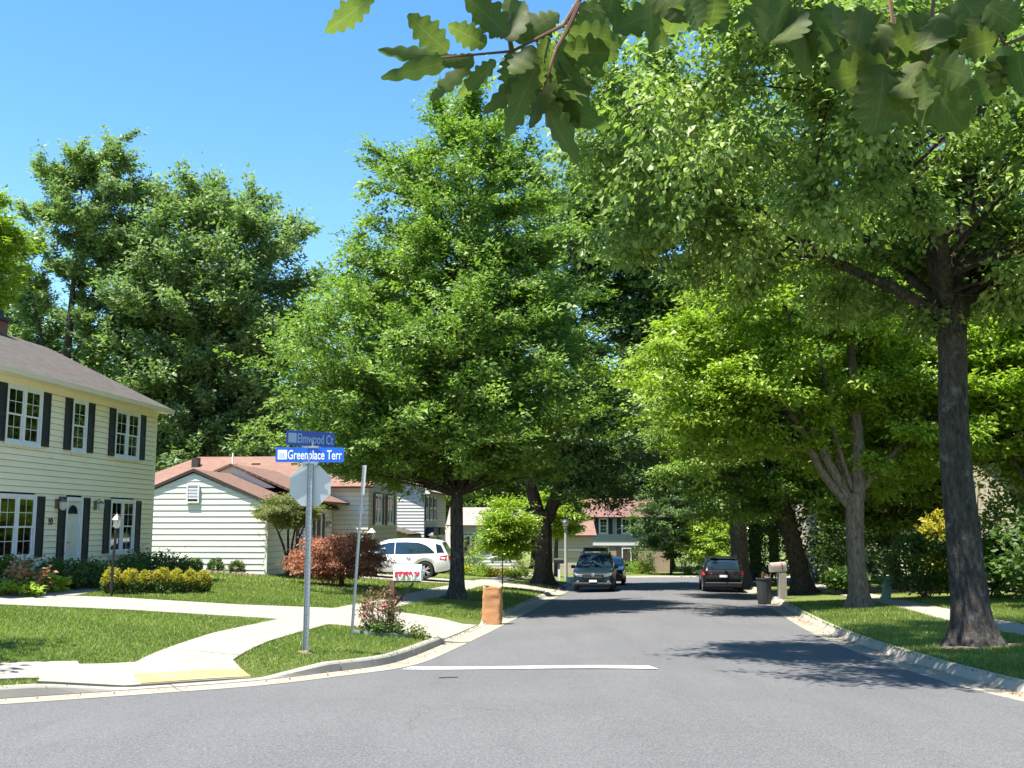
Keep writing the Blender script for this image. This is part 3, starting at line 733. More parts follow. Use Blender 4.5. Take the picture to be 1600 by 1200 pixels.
# ------------------------------------------------------------------ white gabled house with brown roof
h2 = thing('white_gabled_house', 'low white sided house with brown red roofs and a louvred gable facing the lawn', 'house', (-9.63, 42.0, 0), -AX)
bz, ezw, hw, pk = -.34, 2.50, 3.08, 3.80
MB().box(-2*hw+.02,-.02,.05,10.2,bz-.3,ezw).build('dark_room_block', 'dark_int', h2)
w2 = bpy.data.objects.new('wall', None); COL.objects.link(w2); w2.parent = h2
def gab(z):
    if z <= ezw-.05: return (-2*hw, -.06)
    k = (z-ezw+.05)/(pk-ezw); return (-2*hw+hw*k, -.06-(hw-.06)*k)
board_wall(w2, -2*hw, -.06, bz+.05, pk-.08, .232, 'siding_white', [], 0, gab)
MB().box(-.07,.02,-.035,.05,bz-.1,ezw).build('corner_trim', 'siding_white', h2)
MB().prism([(-2*hw,bz),(0,bz),(0,ezw),(-hw,pk-.05),(-2*hw,ezw)], 1, .021, .05).build('gable_wall', 'siding_white', h2)
# louvred gable vent
vt = MB(); vx, vz = -hw+.02, 2.95
vt.box(vx-.25,vx+.25,-.05,-.026,vz-.31,vz+.33)
ve = vt.build('gable_vent', 'plastic', h2)
lv = MB()
for i in range(9):
    z = vz-.24+i*.058; lv.add([(vx-.2,-.052,z+.045),(vx+.2,-.052,z+.045),(vx+.2,-.085,z+.014),(vx-.2,-.085,z+.014)], [(0,1,2,3)])
lv.box(vx-.26,vx-.2,-.09,-.05,vz-.33,vz+.35).box(vx+.2,vx+.26,-.09,-.05,vz-.33,vz+.35).box(vx-.2,vx+.2,-.09,-.05,vz+.29,vz+.35).box(vx-.26,vx+.26,-.1,-.05,vz-.39,vz-.33)
lv.build('louvre', 'white_trim', ve)
oe = .32; sl_ = (pk-ezw)/hw
roof_plane(h2, [(oe,-.07,ezw-sl_*oe+.12),(oe,10.4,ezw-sl_*oe+.12),(-hw,10.4,pk+.12),(-hw,-.07,pk+.12)], 'shingle_brown')
roof_plane(h2, [(-2*hw-oe,10.4,ezw-sl_*oe+.12),(-2*hw-oe,-.07,ezw-sl_*oe+.12),(-hw,-.07,pk+.12),(-hw,10.4,pk+.12)], 'shingle_brown')
for sx in (1,-1):
    x_e = oe if sx == 1 else -2*hw-oe; ze_ = ezw-sl_*oe
    MB().add([(x_e,-.085,ze_),(x_e,-.085,ze_+.13),(-hw,-.085,pk+.13),(-hw,-.085,pk),(x_e,-.05,ze_),(x_e,-.05,ze_+.13),(-hw,-.05,pk+.13),(-hw,-.05,pk)],
             [(0,1,2,3),(4,7,6,5),(0,3,7,4),(1,5,6,2),(0,4,5,1),(2,6,7,3)]).build('rake_board', 'shutter_brown', h2)
# taller roof behind, its little gable showing over the wing
p2, hw2 = 4.30, 3.9
MB().prism([(-hw-2.0,3.3),(-hw+2.0,3.3),(-hw,p2-.03)], 1, 4.3, 4.4).build('gable_wall', 'siding_white', h2)
roof_plane(h2, [(-hw+hw2,4.1,p2-hw2*.40),(-hw+hw2,10.6,p2-hw2*.40),(-hw,10.6,p2+.06),(-hw,4.1,p2+.06)], 'shingle_brown')
roof_plane(h2, [(-hw-hw2,10.6,p2-hw2*.40),(-hw-hw2,4.1,p2-hw2*.40),(-hw,4.1,p2+.06),(-hw,10.6,p2+.06)], 'shingle_brown')
# street side of the wing: door, window and brown shutters under the eave
sd = bpy.data.objects.new('side_wall', None); COL.objects.link(sd); sd.parent = h2; sd.rotation_euler = (0,0,PI/2); sd.location = (.0,0,0)
board_wall(sd, .06, 10.0, bz-.2, ezw-.05, .232, 'siding_cream', [(4.35,5.65,.3,2.2),(6.9,8.0,-.4,2.25)])
window(sd, 4.3,5.7,.28,2.2,0,True,(2,2),blinds='curtain')
shutter(sd, 3.85,4.25,.28,2.2,0,'shutter_brown'); shutter(sd, 5.75,6.15,.28,2.2,0,'shutter_brown')
dr = MB().box(6.9,7.0,-.05,.1,-.4,2.25).box(7.9,8.0,-.05,.1,-.4,2.25).box(7.0,7.9,-.05,.1,2.15,2.25).build('door', 'white_trim', sd)
MB().box(7.0,7.9,.0,.04,-.4,2.15).build('door_leaf', 'shutter_brown', dr)
shutter(sd, 6.45,6.85,-.3,2.2,0,'shutter_brown'); shutter(sd, 8.05,8.45,-.3,2.2,0,'shutter_brown')
wall_light(sd, 8.9, 1.7, 0, 1.2)
# main block behind
Xm, Ym0, Ym1, mb_, mt = 1.75, 10.2, 17.4, -1.1, 3.60
MB().box(-10.5,Xm-.03,Ym0+.05,Ym1,mb_,mt).build('dark_room_block', 'dark_int', h2)
w3 = bpy.data.objects.new('wall', None); COL.objects.link(w3); w3.parent = h2; w3.location = (0,Ym0,0)
board_wall(w3, -.2, Xm, mb_, mt, .232, 'siding_cream')
MB().box(-10.5,-.2,Ym0,Ym0+.04,mb_,mt).build('wall', 'siding_cream', h2)
s2 = bpy.data.objects.new('side_wall', None); COL.objects.link(s2); s2.parent = h2; s2.rotation_euler = (0,0,PI/2); s2.location = (Xm,Ym0,0)
board_wall(s2, 0, 7.2, mb_, mt, .232, 'siding_tan', [(1.45,2.95,1.75,3.2),(4.5,6.0,1.75,3.2)])
for a in (1.4, 4.45):
    window(s2, a,a+1.6,1.7,3.25,0,True,(1,1),blinds='curtain'); shutter(s2, a-.45,a-.03,1.7,3.25,0,'shutter_brown'); shutter(s2, a+1.63,a+2.05,1.7,3.25,0,'shutter_brown')
rm = (Ym0+Ym1)/2
roof_plane(h2, [(-10.9,Ym0-.45,mt-.05),(Xm+.3,Ym0-.45,mt-.05),(Xm+.3,rm,5.28),(-8.3,rm,5.28)], 'shingle_red')
roof_plane(h2, [(Xm+.3,Ym1+.45,mt-.05),(-10.9,Ym1+.45,mt-.05),(-8.3,rm,5.28),(Xm+.3,rm,5.28)], 'shingle_red')
roof_plane(h2, [(-10.9,Ym1+.45,mt-.05),(-10.9,Ym0-.45,mt-.05),(-8.3,rm,5.28)], 'shingle_red')
MB().prism([(Ym0,mt),(Ym1,mt),(rm,5.15)], 0, Xm-.02, Xm).build('gable_wall', 'siding_tan', h2)
MB().box(-8.1,-7.75,12.3,12.65,3.9,5.15).build('chimney_pipe', 'shutter_brown', h2)
for x in (-5.0,-2.9): MB().box(x,x+.42,12.6,12.9,4.6,4.86).build('roof_vent', 'shingle_brown', h2)
MB().tube([(-6.0,12.6,4.6),(-6.0,12.6,5.4)], .05, 8).build('vent_pipe', 'siding_white', h2)
MB().box(Xm-.5,Xm-.2,Ym0-.1,Ym0-.02,2.2,2.5).build('meter_box', 'siding_white', h2)

# ------------------------------------------------------------------ grey two-storey house further along
h3 = thing('grey_house', 'two storey pale grey sided house with dark bay window roofs behind the white car', 'house', (-5.45, 66.0, 0), PI/2-AX)
hb, ht = -1.5, 3.85
MB().box(.03,9,.06,8,hb,ht).build('dark_room_block', 'dark_int', h3)
fw = bpy.data.objects.new('wall', None); COL.objects.link(fw); fw.parent = h3
u1 = [(.5,1.5),(2.0,3.0),(3.5,4.5)]
board_wall(fw, .0, 9, hb, ht, .2, 'siding_tan', [(a+.03,b-.03,2.0,3.45) for a, b in u1]+[(.4,2.2,-.6,1.0),(3.2,5.0,-.6,1.0)])
for a, b in u1: window(h3, a,b,1.95,3.5,0,False,(2,2),blinds='curtain')
for a, b in u1: shutter(h3, a-.3,a-.02,1.95,3.5,0,'shutter_brown'); shutter(h3, b+.02,b+.2,1.95,3.5,0,'shutter_brown')
for a in (.3, 3.1):
    window(h3, a,a+2.0,-.65,1.02,-.35,True,(2,2),blinds='curtain',name='bay_window')
    MB().prism([(a-.15,1.02),(a+2.15,1.02),(a+1.75,1.5),(a+.25,1.5)], 1, -.55, -.03).build('bay_roof', 'shutter', h3)
MB().box(0,.05,-.0,.06,hb,ht).build('corner_trim', 'white_trim', h3)
ew = bpy.data.objects.new('end_wall', None); COL.objects.link(ew); ew.parent = h3; ew.rotation_euler = (0,0,-PI/2)
def gab3(z):
    if z <= ht: return (-8, 0)
    k = (z-ht)/1.8; return (-8+4*k, -4*k)
board_wall(ew, -8, 0, hb, ht+1.6, .2, 'siding_grey', [], 0, gab3)
MB().prism([(0,hb),(8,hb),(8,ht),(4,ht+1.75),(0,ht)], 0, .02, .05).build('gable_wall', 'siding_grey', h3)
roof_plane(h3, [(-.3,-.4,ht-.1),(9.3,-.4,ht-.1),(9.3,4,ht+1.85),(-.3,4,ht+1.85)], 'shingle_grey')
roof_plane(h3, [(9.3,8.4,ht-.1),(-.3,8.4,ht-.1),(-.3,4,ht+1.85),(9.3,4,ht+1.85)], 'shingle_grey')
MB().box(-.32,-.28,-.4,.0,ht-.28,ht-.08).build('fascia', 'white_trim', h3)
# lower wing with the dark roof
MB().box(-4,0,1.0,7,hb,1.2).build('wing_wall', 'siding_tan', h3)
roof_plane(h3, [(-4.3,.2,1.15),(-.03,.2,1.15),(-.03,4.2,2.3),(-4.3,4.2,2.3)], 'shingle_dark')

# ------------------------------------------------------------------ far houses
h4 = thing('grey_roofed_house', 'pale house with brown grey roof just right of the street tree trunk', 'house', (-4.9, 86, 0), -.02)
MB().box(0,5.4,.06,7,-2.6,1.7).build('dark_room_block', 'dark_int', h4)
w4 = bpy.data.objects.new('wall', None); COL.objects.link(w4); w4.parent = h4
board_wall(w4, 0, 5.4, -2.6, 1.7, .25, 'siding_grey', [(1.0,2.2,-.9,.8),(3.2,4.4,-.9,.8)])
window(h4, .95,2.25,-.95,.85,0,True,(2,2),blinds='curtain'); window(h4, 3.15,4.45,-.95,.85,0,True,(2,2),blinds='curtain')
roof_plane(h4, [(-.4,-.5,1.62),(5.8,-.5,1.62),(5.8,3.5,3.1),(-.4,3.5,3.1)], 'shingle_grey')
roof_plane(h4, [(5.8,7.5,1.62),(-.4,7.5,1.62),(-.4,3.5,3.1),(5.8,3.5,3.1)], 'shingle_grey')
MB().prism([(0,1.6),(7,1.6),(3.5,2.95)], 0, 5.35, 5.38).build('gable_wall', 'siding_grey', h4)
MB().box(-3.6,.6,-4.5,-.06,-2.6,-.1).build('wing_wall', 'siding_grey', h4)
roof_plane(h4, [(-3.9,-4.8,-.2),(.9,-4.8,-.2),(.9,-.6,1.05),(-3.9,-.6,1.05)], 'shingle_grey')

h5 = thing('far_house', 'two storey sage and tan house with red roof closing the end of the street', 'house', (5.4, 100, 0), -.03)
MB().box(.02,9.4,.06,8,-3.4,2.45).build('dark_room_block', 'dark_int', h5)
w5 = bpy.data.objects.new('wall', None); COL.objects.link(w5); w5.parent = h5
up = [(2.75,3.6),(4.85,5.7),(7.2,8.05)]
board_wall(w5, 0, 9.4, -.1, 2.45, .21, 'siding_sage', [(a+.03,b-.03,.85,2.2) for a, b in up])
MB().box(0,9.4,-.02,.05,-3.4,-.28).build('lower_wall', 'brick_tan', h5)
MB().box(-.05,9.45,-.12,-.0,-.28,-.1).build('band_course', 'white_trim', h5)
for a, b in up:
    window(h5, a,b,.8,2.25,0,False,(2,2),blinds='curtain'); shutter(h5, a-.42,a-.04,.8,2.25); shutter(h5, b+.04,b+.42,.8,2.25)
window(h5, 2.75,3.6,-2.2,-.5,-.06,False,(2,2),blinds=None,name='window')
d5 = MB().box(4.85,4.95,-.1,-.02,-2.75,-.5).box(5.65,5.75,-.1,-.02,-2.75,-.5).box(4.95,5.65,-.1,-.02,-.6,-.5).build('door', 'white_trim', h5)
MB().box(4.95,5.65,-.07,-.03,-2.75,-.6).build('door_leaf', 'shutter_brown', d5)
for a in (4.35, 5.8): shutter(h5, a,a+.45,-2.6,-.5,-.02,'shutter_brown')
MB().box(4.3,6.2,-1.3,-.02,-3.2,-2.78).build('door_step', 'brick', h5)
roof_plane(h5, [(-.4,-.5,2.36),(9.8,-.5,2.36),(9.8,4,4.2),(-.4,4,4.2)], 'shingle_far')
roof_plane(h5, [(9.8,8.5,2.36),(-.4,8.5,2.36),(-.4,4,4.2),(9.8,4,4.2)], 'shingle_far')

h6 = thing('tan_garage', 'tan garage with a wide panelled door behind the street lamp', 'house', (2.3, 86, 0), 0)
MB().box(0,4.2,.1,6,-2.9,.9).build('dark_room_block', 'dark_int', h6)
w6 = bpy.data.objects.new('wall', None); COL.objects.link(w6); w6.parent = h6
board_wall(w6, 0, 4.2, -2.9, .9, .25, 'siding_tan', [(.6,3.6,-2.9,-.35)])
gd = MB().box(.5,.62,-.06,.08,-2.9,-.3).box(3.58,3.7,-.06,.08,-2.9,-.3).box(.62,3.58,-.06,.08,-.42,-.3).build('garage_door', 'white_trim', h6)
for i in range(4): MB().box(.63,3.57,.02,.06,-2.88+i*.615,-2.88+i*.615+.595).build('door_panel', 'siding_tan', gd)
roof_plane(h6, [(-.3,-.4,.82),(4.5,-.4,.82),(4.5,3,2.0),(-.3,3,2.0)], 'shingle_red')
roof_plane(h6, [(4.5,6.4,.82),(-.3,6.4,.82),(-.3,3,2.0),(4.5,3,2.0)], 'shingle_red')

# right-hand houses, mostly hidden by leaves
h7 = thing('porch_house', 'pale house with porch posts and dark roof half hidden behind shrubs on the right', 'house', (17.6, 37.5, tz(18, 37)), -.05)
MB().box(.03,9,.08,7,-.4,4.6).build('dark_room_block', 'dark_int', h7)
w7 = bpy.data.objects.new('wall', None); COL.objects.link(w7); w7.parent = h7
board_wall(w7, 0, 9, -.4, 4.6, .22, 'siding_tan', [(1.0,2.6,2.9,4.2),(4.0,5.6,2.9,4.2)])
window(h7, .95,2.65,2.85,4.25,0,True,(2,2)); window(h7, 3.95,5.65,2.85,4.25,0,True,(2,2))
for i in range(5): MB().box(.2+i*1.7,.34+i*1.7,-1.6,-1.46,-.4,4.1).build('porch_post', 'wood_grey', h7)
MB().box(-.1,9,-1.75,-.1,4.1,4.25).build('porch_beam', 'wood_grey', h7)
roof_plane(h7, [(-.4,-2.0,4.2),(9.4,-2.0,4.2),(9.4,3.5,6.4),(-.4,3.5,6.4)], 'shingle_dark')
roof_plane(h7, [(9.4,7.5,4.6),(-.4,7.5,4.6),(-.4,3.5,6.4),(9.4,3.5,6.4)], 'shingle_dark')
h8 = thing('cream_house', 'cream sided house glimpsed between the trunks beyond the right mailbox', 'house', (18.8, 66, tz(18, 66)), -.05)
MB().box(.03,9,.08,7,-.4,4.6).build('dark_room_block', 'dark_int', h8)
w8 = bpy.data.objects.new('wall', None); COL.objects.link(w8); w8.parent = h8
board_wall(w8, 0, 9, -.4, 4.6, .22, 'siding_cream', [(.9,2.4,.5,1.8)])
window(h8, .85,2.45,.45,1.85,0,True,(2,2))
roof_plane(h8, [(-.4,-.5,4.5),(9.4,-.5,4.5),(9.4,3.5,6.4),(-.4,3.5,6.4)], 'shingle_dark')
roof_plane(h8, [(9.4,7.5,4.5),(-.4,7.5,4.5),(-.4,3.5,6.4),(9.4,3.5,6.4)], 'shingle_dark')
def hoist(wall, house):
    bpy.context.view_layer.update()
    for o in list(wall.children):
        if not o.name.startswith('siding_board'):
            o.parent = house; o.location = wall.location; o.rotation_euler = wall.rotation_euler
hoist(sd, h2); hoist(s2, h2)
MB().box(-.012,.0,.03,7,-0.4,4.6).build('end_wall', 'siding_tan', h8); MB().box(9.001,9.013,.03,7,-0.4,4.6).build('end_wall', 'siding_tan', h8)
MB().box(-.012,.0,.03,7,-0.4,4.6).build('end_wall', 'siding_tan', h7); MB().box(9.001,9.013,.03,7,-0.4,4.6).build('end_wall', 'siding_tan', h7)
MB().box(-.012,.0,.03,6,-2.9,0.9).build('end_wall', 'siding_tan', h6); MB().box(4.201,4.213,.03,6,-2.9,0.9).build('end_wall', 'siding_tan', h6)
MB().box(-.012,.0,.03,8,-3.4,2.45).build('end_wall', 'siding_grey', h5); MB().box(9.401,9.413,.03,8,-3.4,2.45).build('end_wall', 'siding_grey', h5)
MB().box(-.012,.0,.03,7,-2.6,1.7).build('end_wall', 'siding_grey', h4); MB().box(5.401,5.413,.03,7,-2.6,1.7).build('end_wall', 'siding_grey', h4)
# ------------------------------------------------------------------ trees
def unit(a): return a/np.maximum(np.linalg.norm(a, axis=-1, keepdims=True), 1e-9)
def leaf_arrays(C, D, S, n, size, flat, droop, rg_, upness=1.0, ratio=.62, tri=False, elong=1.0):
    """n leaves round each spray centre C with direction D and spread S"""
    M_ = len(C); off = rg_.normal(0, 1, (M_, n, 3))
    off[...,2] *= flat; off *= S[:,None,None]*.55
    along = elong*rg_.uniform(-.5, .9, (M_, n, 1))*S[:,None,None]*D[:,None,:]
    if elong > 1: off *= .72
    P = C[:,None,:]+off+along
    P[...,2] -= droop*.25*np.linalg.norm(off[...,:2], axis=-1)
    P = P.reshape(-1, 3)
    d = unit((unit(off)*np.array([1,1,.4])+.6*D[:,None,:]+rg_.normal(0, .45, (M_, n, 3))).reshape(-1, 3)); d[:,2] -= droop; d = unit(d)
    ns_ = rg_.normal(0, .5, (M_, 3)); ns_[:,2] += upness; ns_ = unit(ns_+.25*D); nr = np.repeat(ns_, n, 0)+rg_.normal(0, .24, P.shape); nr -= d*np.sum(nr*d, 1, keepdims=True); nr = unit(nr)
    w = np.cross(d, nr); L = size*(rg_.uniform(.5, 1.4, len(P))*np.repeat(rg_.uniform(.75, 1.25, M_), n))[:,None]; W = L*ratio*.5
    if tri:
        V = np.empty((len(P)*3, 3)); V[0::3] = P-d*L*.4+w*W; V[1::3] = P-d*L*.4-w*W; V[2::3] = P+d*L*.6-nr*L*.06
        tint = np.repeat(np.clip(.45+np.repeat(rg_.normal(0, .24, M_), n)+rg_.normal(0, .17, len(P)), 0, 1), 3)
        return V, np.arange(len(V)), tint
    V = np.empty((len(P)*4, 3))
    V[0::4] = P-d*L*.5; V[1::4] = P+w*W-d*L*.05+nr*L*.10; V[2::4] = P+d*L*.5-nr*L*.06; V[3::4] = P-w*W-d*L*.05+nr*L*.10
    k = np.arange(len(P))*4
    F = np.stack([k, k+1, k+2, k, k+2, k+3], 1).ravel()
    sp = np.repeat(rg_.normal(0, .24, M_), n)
    tint = np.repeat(np.clip(.45+sp+rg_.normal(0, .17, len(P)), 0, 1), 4)
    return V, F, tint
def bez(a, b, c, n): 
    t = np.linspace(0, 1, n)[:,None]; return a*(1-t)**2+2*b*t*(1-t)+c*t*t
def ell(parts):
    """sampler for a union of ellipsoids [(cx,cy,cz,rx,ry,rz,weight)]"""
    def s(n, rg_, shell=.72):
        w = np.array([p[6] for p in parts]); idx = rg_.choice(len(parts), n*6, p=w/w.sum())
        P = np.array([p[:3] for p in parts])[idx]; Rr = np.array([p[3:6] for p in parts])[idx]
        q = unit(rg_.normal(0, 1, (n*6, 3)))*rg_.uniform(shell**3, 1, (n*6, 1))**(1/3.)
        X = P+q*Rr; keep = [0]; 
        # spread them: take candidates far from the ones taken
        D = np.linalg.norm(X-X[0], axis=1)
        for _ in range(n-1):
            c = rg_.choice(len(X), 12); j = c[np.argmax(D[c])]; keep.append(j); D = np.minimum(D, np.linalg.norm(X-X[j], axis=1))
        return X[keep]
    return s
def cone(z0, z1, prof, ax=0, ay=0, cx=0):
    """sampler for a crown of revolution: prof = [(fraction of height, radius)]"""
    fz = np.array([p[0] for p in prof]); fr = np.array([p[1] for p in prof])
    def s(n, rg_, shell=.7):
        t = rg_.uniform(0, 1, n*8); r = np.interp(t, fz, fr); k = rg_.uniform(0, fr.max(), n*8) < r+.15; t = t[k]; r = r[k]
        a = rg_.uniform(0, 2*PI, len(t)); rr = r*np.sqrt(rg_.uniform(shell**2, 1, len(t)))
        X = np.c_[cx+np.cos(a)*rr+ax*t, np.sin(a)*rr+ay*t, z0+(z1-z0)*t]
        keep = [0]; D = np.linalg.norm(X-X[0], axis=1)
        for _ in range(min(n, len(X))-1):
            c = rg_.choice(len(X), 12); j = c[np.argmax(D[c])]; keep.append(j); D = np.minimum(D, np.linalg.norm(X-X[j], axis=1))
        return X[keep]
    return s
def trunk_tube(mb, pts, seg=18, flare=0, seed=0, rings=None):
    """stem: pts=[(x,y,z,r)], resampled with knobbly bark rings and a root flare"""
    p = np.array(pts, float); d = np.r_[0, np.cumsum(np.linalg.norm(np.diff(p[:,:3], axis=0), axis=1))]
    n = rings or max(4, int(d[-1]/.22)); t = np.linspace(0, d[-1], n)
    q = np.stack([np.interp(t, d, p[:,i]) for i in range(4)], 1)
    if n > 6:
        for _ in range(3): q[1:-1,:3] = (q[:-2,:3]+2*q[1:-1,:3]+q[2:,:3])/4
    ph = random.Random(seed); f1, f2 = ph.uniform(0, 6), ph.uniform(0, 6)
    rgx = np.random.default_rng(seed+5); lump = rgx.normal(0, .026, (n, seg)); lump[1:] = .6*lump[1:]+.4*lump[:-1]
    def wob(i, k):
        a = 2*PI*k/seg; h = t[i]; w_ = 1+.035*math.sin(3*a+f1+h*.5)+.03*math.sin(7*a+f2-h*.3)+lump[i, k]
        if flare: w_ += flare*math.exp(-h/.30)*(1+.55*math.sin(5*a+f2))
        return w_
    mb.tube(q[:,:3].tolist(), q[:,3].tolist(), seg, 0, True, wob)
    return q
def tree(name, label, loc, stems, sampler, nl, ns, nt, nleaf, lsize, leafm, barkm, seed, cat='tree', group=None, flat=.35, droop=.25, spread=.42,
         flare=.5, inner=.25, seg=18, limb_r=.008, upness=.75, shell=.72, seclen=(.14,.32), secmax=1.7, ratio=.62, kind=None, up2=.12, elong=1.0, zmin=None):
    far = loc[1] > 44; rg_ = np.random.default_rng(seed); root = thing(name, label, cat, loc, 0, group)
    tb = MB(); samples = []
    for i, s in enumerate(stems):
        q = trunk_tube(tb, s, seg if i == 0 else max(7, seg-6), flare if i == 0 else 0, seed+i)
        samples.append(q)
    tb.build('trunk', barkm, root, True)
    S = np.vstack(samples)
    T = sampler(nl, rg_, shell); k = int(nl*inner)
    if k: T2 = sampler(k, rg_, .15); T = np.vstack([T, T2])
    zlo = S[:,2].min()+.22*(S[:,2].max()-S[:,2].min())
    if zmin: zlo = zmin
    cand = S[S[:,2] > zlo]
    lb = MB(); C, D, Sz = [], [], []
    for t in T:
        hd = np.hypot(cand[:,0]-t[0], cand[:,1]-t[1]); cost = .55*hd+np.abs(t[2]-.45*hd-cand[:,2])
        b = cand[np.argmin(cost+rg_.uniform(0, .6, len(cand)))]; a = b[:3]; L = np.linalg.norm(t-a)
        if L < .2: L = .2
        mid = (a+t)/2+np.array([0,0,.12*L])+rg_.normal(0, .06*L, 3)
        cv = bez(a, mid, t, 8); r0 = min(b[3]*.55, limb_r*L+.012)
        lb.tube(cv.tolist(), np.linspace(r0, .006, 8).tolist(), 4 if far else 5, 0, False)
        for j in range(ns):
            u = rg_.uniform(.38, 1.0); i = min(int(u*7), 6); o = cv[i]+(cv[i+1]-cv[i])*(u*7-i); tg = unit(cv[i+1]-cv[i])
            rd = rg_.normal(0, 1, 3)*np.array([1,1,.45]); dr_ = unit(tg*.55+unit(rd)*.85+np.array([0,0,up2]))
            l2 = min(secmax, max(.3, L*rg_.uniform(*seclen))); e = o+dr_*l2; e[2] -= droop*.15*l2
            if far and j % 3: pass
            else: lb.tube([o.tolist(), ((o+e)/2+np.array([0,0,.05*l2])).tolist(), e.tolist()], [max(.005, r0*.35), max(.004, r0*.2), .003], 3, 0, False)
            for q in range(nt):
                v = (q+rg_.uniform(.3, 1))/nt; C.append(o+(e-o)*v+rg_.normal(0, .05*l2, 3)); D.append(dr_); Sz.append(spread*rg_.uniform(.7, 1.25))
    lb.build('limbs', 'bark_dark', root, True)
    tri = loc[1] > 25 and cat == 'tree'; nv = 3 if tri else 4
    if tri: nleaf = int(nleaf*1.85); lsize *= .76
    V, F, tint = leaf_arrays(np.array(C), np.array(D), np.array(Sz), nleaf, lsize, flat, droop, rg_, upness, ratio, tri, elong)
    keep = V[0::nv,2] > .12
    if not keep.all():
        V = V.reshape(-1, nv, 3)[keep].reshape(-1, 3); tint = tint.reshape(-1, nv)[keep].ravel(); k = np.arange(len(V)//nv)*nv
        F = np.arange(len(V)) if tri else np.stack([k, k+1, k+2, k, k+2, k+3], 1).ravel()
    cr = npmesh('crown', V, F, 3, leafm, root, tint)
    return root
def ground_at(x, y): return (x, y, tz(x, y)-.03)

# --- street tree with the round-topped cone crown (left verge)
tree('street_tree', 'full cone shaped green street tree on the left verge behind the paper bag', ground_at(-1.80, 34.9),
     [[(0,0,0,.27),(.02,0,.5,.235),(.0,.05,2.0,.215),(-.05,.1,4.5,.19),(-.2,.1,7,.14),(-.1,0,10,.09),(.1,0,13,.05),(.2,0,15,.025)]],
     cone(3.7, 17.2, [(0,3.6),(.06,5.2),(.2,5.9),(.4,4.9),(.6,4.0),(.78,3.0),(.92,1.9),(1,.8)], 1.15, 0, -.85), 175, 8, 5, 16, .17, 'leaf_mid', 'bark_grey', 11, flat=.42, droop=.18, spread=.42, inner=.35, up2=.4, elong=1.5)
# --- forked old tree behind it
tree('forked_tree', 'old forked dark trunked tree on the left verge near the parked green car', ground_at(1.55, 53.0),
     [[(0,0,0,.50),(0,0,.6,.43),(.02,0,2.4,.42),(-.05,0,3.6,.46)], [(-.15,0,3.2,.34),(-.6,0,4.8,.30),(-.9,.1,6.8,.25),(-1.6,.3,10,.17),(-2.0,.3,14,.09)],
      [(.15,0,3.1,.34),(.75,0,4.6,.30),(1.15,-.1,6.5,.27),(1.9,-.2,10,.18),(2.2,-.2,15,.08)], [(.8,-.05,4.7,.2),(.5,.2,7.5,.17),(.3,.3,12,.1),(.2,.2,17,.05)], [(-.3,.0,3.4,.14),(-1.6,-.3,4.2,.11),(-3.0,-.6,5.4,.06)]],
     ell([(-.2,0,11.6,6.0,5.5,6.3,1.2),(.6,0,16,4.4,4.4,5.2,.9),(3.6,-1.2,7.6,3.8,3.8,4.3,.7)]), 95, 7, 5, 15, .24, 'leaf_dark', 'bark_dark', 12, spread=.6, inner=.3, flat=.4)
# --- right verge, nearest
tree('verge_maple', 'tall grey trunk on the right verge nearest the viewer, its crown hanging over the road', ground_at(8.17, 19.2),
     [[(0,0,0,.38),(.0,0,.45,.325),(-.05,0,1.6,.295),(-.13,0,3.4,.265),(-.10,0,4.6,.25),(-.02,0,6.0,.25),(.0,0,6.5,.26)],
      [(-.1,0,6.0,.18),(-.25,.05,6.9,.16),(-.45,.1,8,.13),(-.9,.1,10.0,.09),(-1.2,0,11.8,.03)], [(.1,0,6.0,.19),(.22,.05,6.9,.17),(.45,.1,8.4,.14),(.8,.1,11,.08),(1.0,0,13,.03)],
      [(-.1,0,5.9,.12),(-1.0,-.2,6.4,.10),(-2.3,-.4,6.9,.08),(-3.6,-.6,7.8,.05),(-5.2,-.7,8.4,.025)], [(-.1,0,6.1,.12),(-.7,-1.4,7.0,.10),(-2.2,-3.2,8.0,.06),(-3.6,-5,8.6,.03)], [(-.1,0,6.1,.10),(-.9,.9,7.4,.085),(-2.0,2.0,9,.05)]],
     ell([(-.6,.5,9.6,4.6,4.2,3.8,1.3),(-4.4,-1.2,8.8,3.6,3.4,2.8,1.3),(2.8,.8,8.4,3.4,3.6,2.9,.8),(-1.6,.8,11.2,4.2,3.6,2.2,.5),(-2.6,.6,7.4,2.6,2.2,1.5,.4),(-4.2,-4.4,8.6,3.0,2.4,2.1,.9),(1.8,-3.0,8.2,2.6,2.8,2.4,.6)]),
     150, 8, 5, 19, .122, 'leaf_pale', 'bark_grey', 13, flat=.6, droop=.6, spread=.38, inner=.3, seg=28, flare=.42, zmin=6.1)
